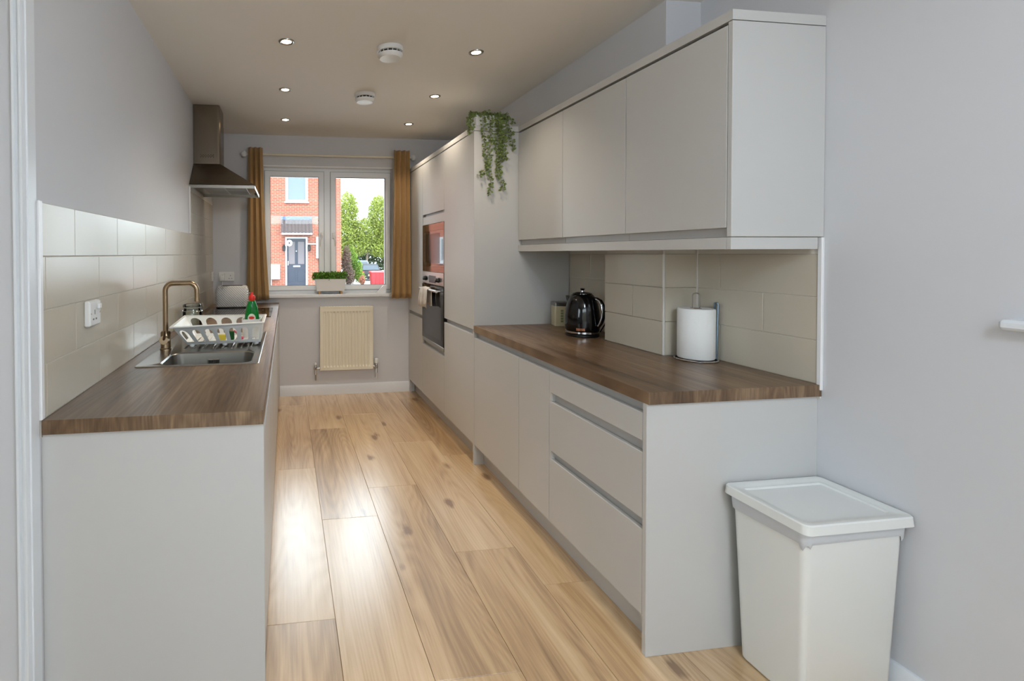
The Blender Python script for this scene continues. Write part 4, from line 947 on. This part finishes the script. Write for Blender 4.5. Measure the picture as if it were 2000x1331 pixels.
# ------------------------------------------------------------------ outside: ground, house, trees, cars
M_asph = mat('tarmac', (150, 148, 146), .9, noise=.15, nscale=1.5)
gv = [(-40, 4.9, -.16), (40, 4.9, -.16), (-40, 21, -.1), (40, 21, -.1), (-40, 25, -.12), (40, 25, -.12), (-40, 40, -.9), (40, 40, -.9), (-40, 120, -2.5), (40, 120, -2.5), (-40, -30, -.16), (40, -30, -.16)]
struct('ground', MB().add(gv, [(0, 1, 3, 2), (2, 3, 5, 4), (4, 5, 7, 6), (6, 7, 9, 8)]), M_asph)
struct('bounce_ground', MB().add([gv[10], gv[11], gv[1], gv[0]], [(0, 1, 2, 3)]), mat('bounce_pale', (205, 198, 188), .85, noise=.06, nscale=2))  # unseen ground behind the camera, made pale to bounce light indoors
def brick_mat():
    mt = bpy.data.materials.new('red_brick'); mt.use_nodes = True; nt = mt.node_tree; b = nt.nodes['Principled BSDF']
    tc = nt.nodes.new('ShaderNodeTexCoord'); sx = nt.nodes.new('ShaderNodeSeparateXYZ'); cb = nt.nodes.new('ShaderNodeCombineXYZ'); ad = nt.nodes.new('ShaderNodeMath'); ad.operation = 'ADD'
    nt.links.new(tc.outputs['Object'], sx.inputs[0]); nt.links.new(sx.outputs[0], ad.inputs[0]); nt.links.new(sx.outputs[1], ad.inputs[1]); nt.links.new(ad.outputs[0], cb.inputs[0]); nt.links.new(sx.outputs[2], cb.inputs[1])
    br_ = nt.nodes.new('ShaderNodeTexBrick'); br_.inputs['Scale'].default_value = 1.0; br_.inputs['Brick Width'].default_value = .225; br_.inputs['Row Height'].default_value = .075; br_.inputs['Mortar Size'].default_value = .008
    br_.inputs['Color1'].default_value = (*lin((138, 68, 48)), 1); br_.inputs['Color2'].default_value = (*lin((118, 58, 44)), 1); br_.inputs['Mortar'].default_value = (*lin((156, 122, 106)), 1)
    nt.links.new(cb.outputs[0], br_.inputs['Vector']); nt.links.new(br_.outputs['Color'], b.inputs['Base Color']); b.inputs['Roughness'].default_value = .9
    return mt
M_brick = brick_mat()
M_slate = mat('grey_roof_tile', (58, 49, 49), .8, noise=.2, nscale=3)
M_lead = mat('lead_flashing', (70, 84, 110), .6)
M_door = mat('navy_door', (34, 42, 58), .4)
M_hglass = mat('house_glass', (92, 104, 112), .25, spec=.5)
M_hwhite = mat('house_white', (176, 178, 180), .5)
YH = 22.0
hs = thing('brick_house', (-2.5, YH, -.1), 'red brick house with dark blue front door across the road', 'house')
hw = MB()
def facade(holes):
    X0, X1, Z0, Z1 = -9.0, 2.47, -.3, 5.6
    mk = lambda u, v, s: (u, YH + s, v)
    hw.holed([(X0, Z0), (X1, Z0), (X1, Z1), (X0, Z1)], [[(a, c), (b, c), (b, d), (a, d)] for a, b, c, d in holes], mk, .25)
facade([(-.05, .948, -.055, 2.135), (-.03, .972, 3.70, 4.95), (-5.75, -4.65, .95, 2.15), (-5.75, -4.65, 3.70, 4.95)])
hw.box(-9.0, 2.47, YH + .9, YH + 8, -.3, 5.6).box(2.22, 2.47, YH + .2, YH + 1, -.3, 5.6)
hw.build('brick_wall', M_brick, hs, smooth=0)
MB().prism([(YH - .35, 5.6), (YH + 8.3, 5.6), (YH + 4, 8.6)], 'x', -9.2, 2.7).build('roof', M_slate, hs, smooth=0)
def hwin(a, b, c, d):
    f = MB().holed([(a, c), (b, c), (b, d), (a, d)], [[(a + .115, c + .1), (b - .115, c + .1), (b - .115, d - .1), (a + .115, d - .1)]], lambda u, v, s_: (u, YH + .02 + s_, v), .08).box(a - .05, b + .05, YH - .08, YH - .002, c - .06, c + .01, .01).build('window', M_hwhite, hs, smooth=0)
    MB().box(a + .1, b - .1, YH + .06, YH + .08, c + .1, d - .1).build('pane', M_hglass, f, smooth=0)
hwin(-.03, .972, 3.70, 4.95); hwin(-5.75, -4.65, .95, 2.15); hwin(-5.75, -4.65, 3.70, 4.95)
MB().prism([(-.05, -.055), (.03, -.055), (.03, 2.06), (.868, 2.06), (.868, -.055), (.948, -.055), (.948, 2.135), (-.05, 2.135)], 'y', YH - .03, YH + .12).build('door_frame', M_hwhite, hs, smooth=0)
fd = MB().box(.03, .868, YH + .04, YH + .09, -.05, 2.06, .006).build('front_door', M_door, hs)
for a, b in ((.10, .38), (.52, .80)):
    MB().box(a, b, YH + .032, YH + .041, .92, 1.92, .004).build('door_pane', mat('frosted_glass', (98, 92, 96), .3), fd)
    MB().box(a - .02, b + .02, YH + .034, YH + .042, .12, .68, .006).build('door_panel', M_door, fd)
B('letterbox', M_chrome, fd, .30, .62, YH + .02, YH + .041, .78, .86, .004)
B('door_handle', M_chrome, fd, .06, .10, YH - .01, YH + .041, .86, 1.06, .004)
MB().lathe((.45, YH + .02, 1.50), [(.03, 0), (.04, .02), (.02, .022)], 12, 'y').build('door_knocker', M_chrome, fd)
MB().tube([(.14 + .09 * math.cos(R(a)), YH - .0, 1.86 + .10 * math.sin(R(a))) for a in range(0, 361, 20)], .05, 8).build('white_ring', mat('ring_white', (235, 235, 232), .9), fd)  # thick white ring at the upper left of the front door
cp = MB().prism([(YH, 2.22), (YH - .75, 2.22), (YH - .75, 2.30), (YH, 2.36)], 'x', -.20, 1.13).build('porch_canopy', M_hwhite, hs, smooth=0)
nc, nr = 9, 5; tw_ = 1.37 / nc; tmesh = None
for r_ in range(nr):
    for c_ in range(nc):
        y0_ = YH - .80 + r_ * .16; z0_ = 2.28 + r_ * .128
        if tmesh is None:
            tm = MB(); rg0, rg1 = [], []
            for k in range(7):
                u = k / 6; h = .035 * math.sin(u * math.pi)
                rg0.append((u * tw_ * .98, 0, h + .012)); rg1.append((u * tw_ * .98, .22, h + .19))
            back0 = [(p[0], p[1], p[2] - .02) for p in reversed(rg0)]; back1 = [(p[0], p[1], p[2] - .02) for p in reversed(rg1)]
            o = tm.loft([rg0 + back0, rg1 + back1]).build('roof_tile', M_slate, None, smooth=0); tmesh = o.data; o.parent = cp
        else:
            o = bpy.data.objects.new('roof_tile', tmesh); col.objects.link(o); o.parent = cp
        o.location = Vector((-.225 + c_ * tw_, y0_, z0_)) - Vector(OFF['brick_house'])
MB().box(-.226, 1.145, YH - .06, YH + .01, 2.86, 3.05).build('flashing', M_lead, cp, smooth=0)
for x in (-.10, 1.02):
    l = MB().box(x - .04, x + .04, YH - .1, YH, 1.72, 1.78, .005).lathe((x, YH - .10, 1.50), [(.03, 0), (.06, .02), (.075, .20), (.03, .26)], 8).build('wall_lamp', M_blackp, hs)
B('meter_box', mat('meter_white', (196, 198, 200), .5), hs, -.735, -.288, YH - .16, YH, .25, .915, .01)
B('meter_pipe', mat('meter_white', (196, 198, 200), .5), hs, -.70, -.65, YH - .06, YH, -.1, .25, .004)
B('wall_box', mat('meter_white', (196, 198, 200), .5), hs, 1.334, 1.60, YH - .14, YH, 1.167, 2.137, .01)
B('overflow_pipe', mat('meter_white', (196, 198, 200), .5), hs, .96, 1.334, YH - .05, YH, 1.80, 1.845, .004)

def leaf_mat(name, rgb, rgb2, tl=.35):
    mt = bpy.data.materials.new(name); mt.use_nodes = True; nt = mt.node_tree; b = nt.nodes['Principled BSDF']
    tc = nt.nodes.new('ShaderNodeTexCoord'); n = nt.nodes.new('ShaderNodeTexNoise'); n.inputs['Scale'].default_value = 1.3; n.inputs['Detail'].default_value = 5
    mx = nt.nodes.new('ShaderNodeMixRGB'); mx.inputs[1].default_value = (*lin(rgb), 1); mx.inputs[2].default_value = (*lin(rgb2), 1)
    nt.links.new(tc.outputs['Object'], n.inputs[0]); nt.links.new(n.outputs['Fac'], mx.inputs[0]); nt.links.new(mx.outputs[0], b.inputs['Base Color'])
    b.inputs['Roughness'].default_value = .7
    tr = nt.nodes.new('ShaderNodeBsdfTranslucent'); nt.links.new(mx.outputs[0], tr.inputs[0])
    ms = nt.nodes.new('ShaderNodeMixShader'); ms.inputs[0].default_value = tl; o = nt.nodes['Material Output']
    nt.links.new(b.outputs[0], ms.inputs[1]); nt.links.new(tr.outputs[0], ms.inputs[2]); nt.links.new(ms.outputs[0], o.inputs[0]); return mt
ML1 = leaf_mat('spring_leaf', (112, 134, 46), (154, 160, 70)); ML2 = leaf_mat('hedge_leaf', (72, 116, 28), (128, 150, 48)); ML3 = leaf_mat('dark_leaf', (40, 62, 32), (66, 82, 42)); ML4 = leaf_mat('dry_leaf', (88, 70, 62), (116, 96, 82))
M_bark = mat('bark', (110, 96, 80), .9, noise=.3, nscale=5)
def tree(label, base_, trunk, blobs, n, size, mleaf, name='tree', cat='tree', seed=1):
    q = random.Random(seed); t = thing(name, base_, label, cat)
    tk = MB()
    top = Vector((base_[0] + q.uniform(-.2, .2), base_[1], base_[2] + trunk))
    if trunk > 0:
        tk.tube([base_, tuple(Vector(base_).lerp(top, .5)), tuple(top)], [.16, .12, .09], 8)
        for bx, by, bz, rx, ry_, rz in blobs:
            e = Vector((bx, by, bz)); tk.tube([tuple(top - Vector((0, 0, trunk * .25))), tuple(top.lerp(e, .5) + Vector((q.uniform(-.2, .2), 0, .1))), tuple(e)], [.08, .05, .015], 6)
    else:
        for k in range(5): tk.tube([base_, (base_[0] + q.uniform(-.3, .3), base_[1], base_[2] + blobs[0][5])], [.03, .01], 5)
    tk.build('trunk' if trunk > 0 else 'stem', M_bark, t)
    lf = MB(); vol = [b[3] * b[4] * b[5] for b in blobs]; tot = sum(vol)
    for b, v in zip(blobs, vol):
        def pt(qq, b=b):
            while True:
                x, y, z = qq.uniform(-1, 1), qq.uniform(-1, 1), qq.uniform(-1, 1); r2 = x * x + y * y + z * z
                if r2 < 1 and r2 > .12 * qq.random(): return (b[0] + x * b[3], b[1] + y * b[4], b[2] + z * b[5])
        leafcloud(lf, q, pt, int(n * v / tot), size, .45)
    tag(lf.build('foliage', mleaf, t, smooth=0), kind='stuff'); return t
tree('tall pale green spring tree behind the parked cars', (8.2, 50, -1.0), 3.2, [(6.3, 50, 5.6, 1.15, 1.1, 2.2), (6.0, 50, 3.4, 1.3, 1.1, 1.5), (8.2, 50, 3.6, 1.7, 1.2, 1.5), (9.6, 50, 5.4, 1.2, 1.2, 2.1), (10.6, 50, 3.6, 1.6, 1.2, 1.6), (7.3, 50, 2.2, 1.6, 1.1, 1.1), (5.6, 50, 2.0, 1.0, 1.0, 1.2), (9.8, 50, 2.1, 1.7, 1.1, 1.1)], 30000, .17, ML1, seed=2)
tree('dark green bushy tree in the distance behind the cars', (9.4, 56, -1.6), 1.0, [(7.4, 56, 1.0, 2.2, 1.2, 1.6), (11, 56, 1.0, 2.6, 1.2, 1.9), (14, 56, 1.6, 2.6, 1.4, 2.4)], 7000, .28, ML3, seed=4)
tree('bright yellow-green shrub beside the brick house corner', (3.55, 26, -.2), 0, [(3.35, 26, 1.0, .42, .5, .75), (3.75, 26, .55, .30, .4, .55), (3.9, 25.6, .1, .25, .3, .35)], 4200, .09, ML2, 'shrub', 'shrub', 5)
tree('dry purple-brown shrub against the brick house corner', (2.95, 23.5, -.15), 0, [(2.90, 23.5, .85, .24, .3, .95), (3.05, 23.5, .3, .24, .3, .45)], 2600, .07, ML4, 'shrub', 'shrub', 6)
tree('small rust-brown shrub beside the red container', (3.62, 23, -.15), 0, [(3.60, 23, .12, .13, .2, .22)], 350, .06, leaf_mat('rust_leaf', (150, 96, 80), (170, 120, 96)), 'shrub', 'shrub', 7)

rc = thing('red_container', (4.25, 22.3, -.11), 'red storage container with rim lid beside the shrubs', 'container')
MRc = mat('red_plastic', (168, 40, 46), .5)
MB().loft([loft_ring(3.90, 4.62, 22.05, 22.6, .04, -.11), loft_ring(3.86, 4.66, 22.0, 22.65, .04, .50)]).build('tub', MRc, rc)
MB().loft([loft_ring(3.83, 4.69, 21.97, 22.68, .05, .50), loft_ring(3.84, 4.68, 21.98, 22.67, .05, .565)]).build('lid', mat('red_lid', (182, 74, 76), .5), rc)
for x in (4.1, 4.28, 4.46): B('rib', MRc, rc, x - .015, x + .015, 21.985, 22.05, -.08, .48, .004)
def car(label, c, paint, L_=4.1, W_=1.72, H_=1.42, tall_=0):
    x, y, z = c; t = thing('car', c, label, 'car'); hw_ = W_ / 2; h = H_ / 1.42
    prof = [(0, .28), (.02, .62), (.10, .86 * h), (.35, .92 * h), (2.65, .90 * h), (3.9, .74), (L_, .55), (L_, .28)]
    MB().prism([(y + p, z + q) for p, q in prof], 'x', x - hw_, x + hw_).build('body', paint, t, smooth=0)
    cab = lambda i, d, zz: [(x - hw_ + i, y + d[0], z + zz), (x + hw_ - i, y + d[0], z + zz), (x + hw_ - i, y + d[1], z + zz), (x - hw_ + i, y + d[1], z + zz)]
    MB().loft([cab(.05, (.12, 2.75), .88 * h), cab(.20, (.45, 2.05), H_ - .05), cab(.26, (.6, 1.95), H_)]).build('cabin', paint, t, smooth=0)
    MB().loft([cab(.16, (.115, .118), .93 * h), cab(.26, (.40, .403), H_ - .09)]).build('rear_window', mat('car_glass', (60, 70, 78), .4, spec=.3), t, smooth=0)
    for s_ in (-1, 1):
        MB().box(x + s_ * (hw_ - .16) - .11, x + s_ * (hw_ - .16) + .11, y - .012, y + .06, z + .60, z + .80, .02).build('tail_light', mat('tail_red', (190, 40, 40), .3), t)
        for dy in (.75, 3.2): MB().lathe((x + s_ * (hw_ - .1), y + dy, z + .30), [(.14, -.10), (.30, -.10), (.31, -.05), (.31, .05), (.30, .10), (.14, .10)], 20, 'x').build('wheel', M_blackp, t)
    B('number_plate', mat('plate_yellow', (214, 200, 120), .5), t, x - .26, x + .26, y - .012, y + .01, z + .44, z + .55, .002)
    B('bumper', M_blackp, t, x - hw_ + .04, x + hw_ - .04, y - .03, y + .05, z + .26, z + .42, .02)
    return t
car('dark grey hatchback parked behind the red container', (7.0, 40, -.92), mat('dark_car_paint', (30, 31, 36), .45, spec=.3))
car('pale blue car parked behind the dark hatchback', (6.9, 44.6, -1.02), mat('blue_car_paint', (96, 118, 140), .4, spec=.3), H_=1.75)
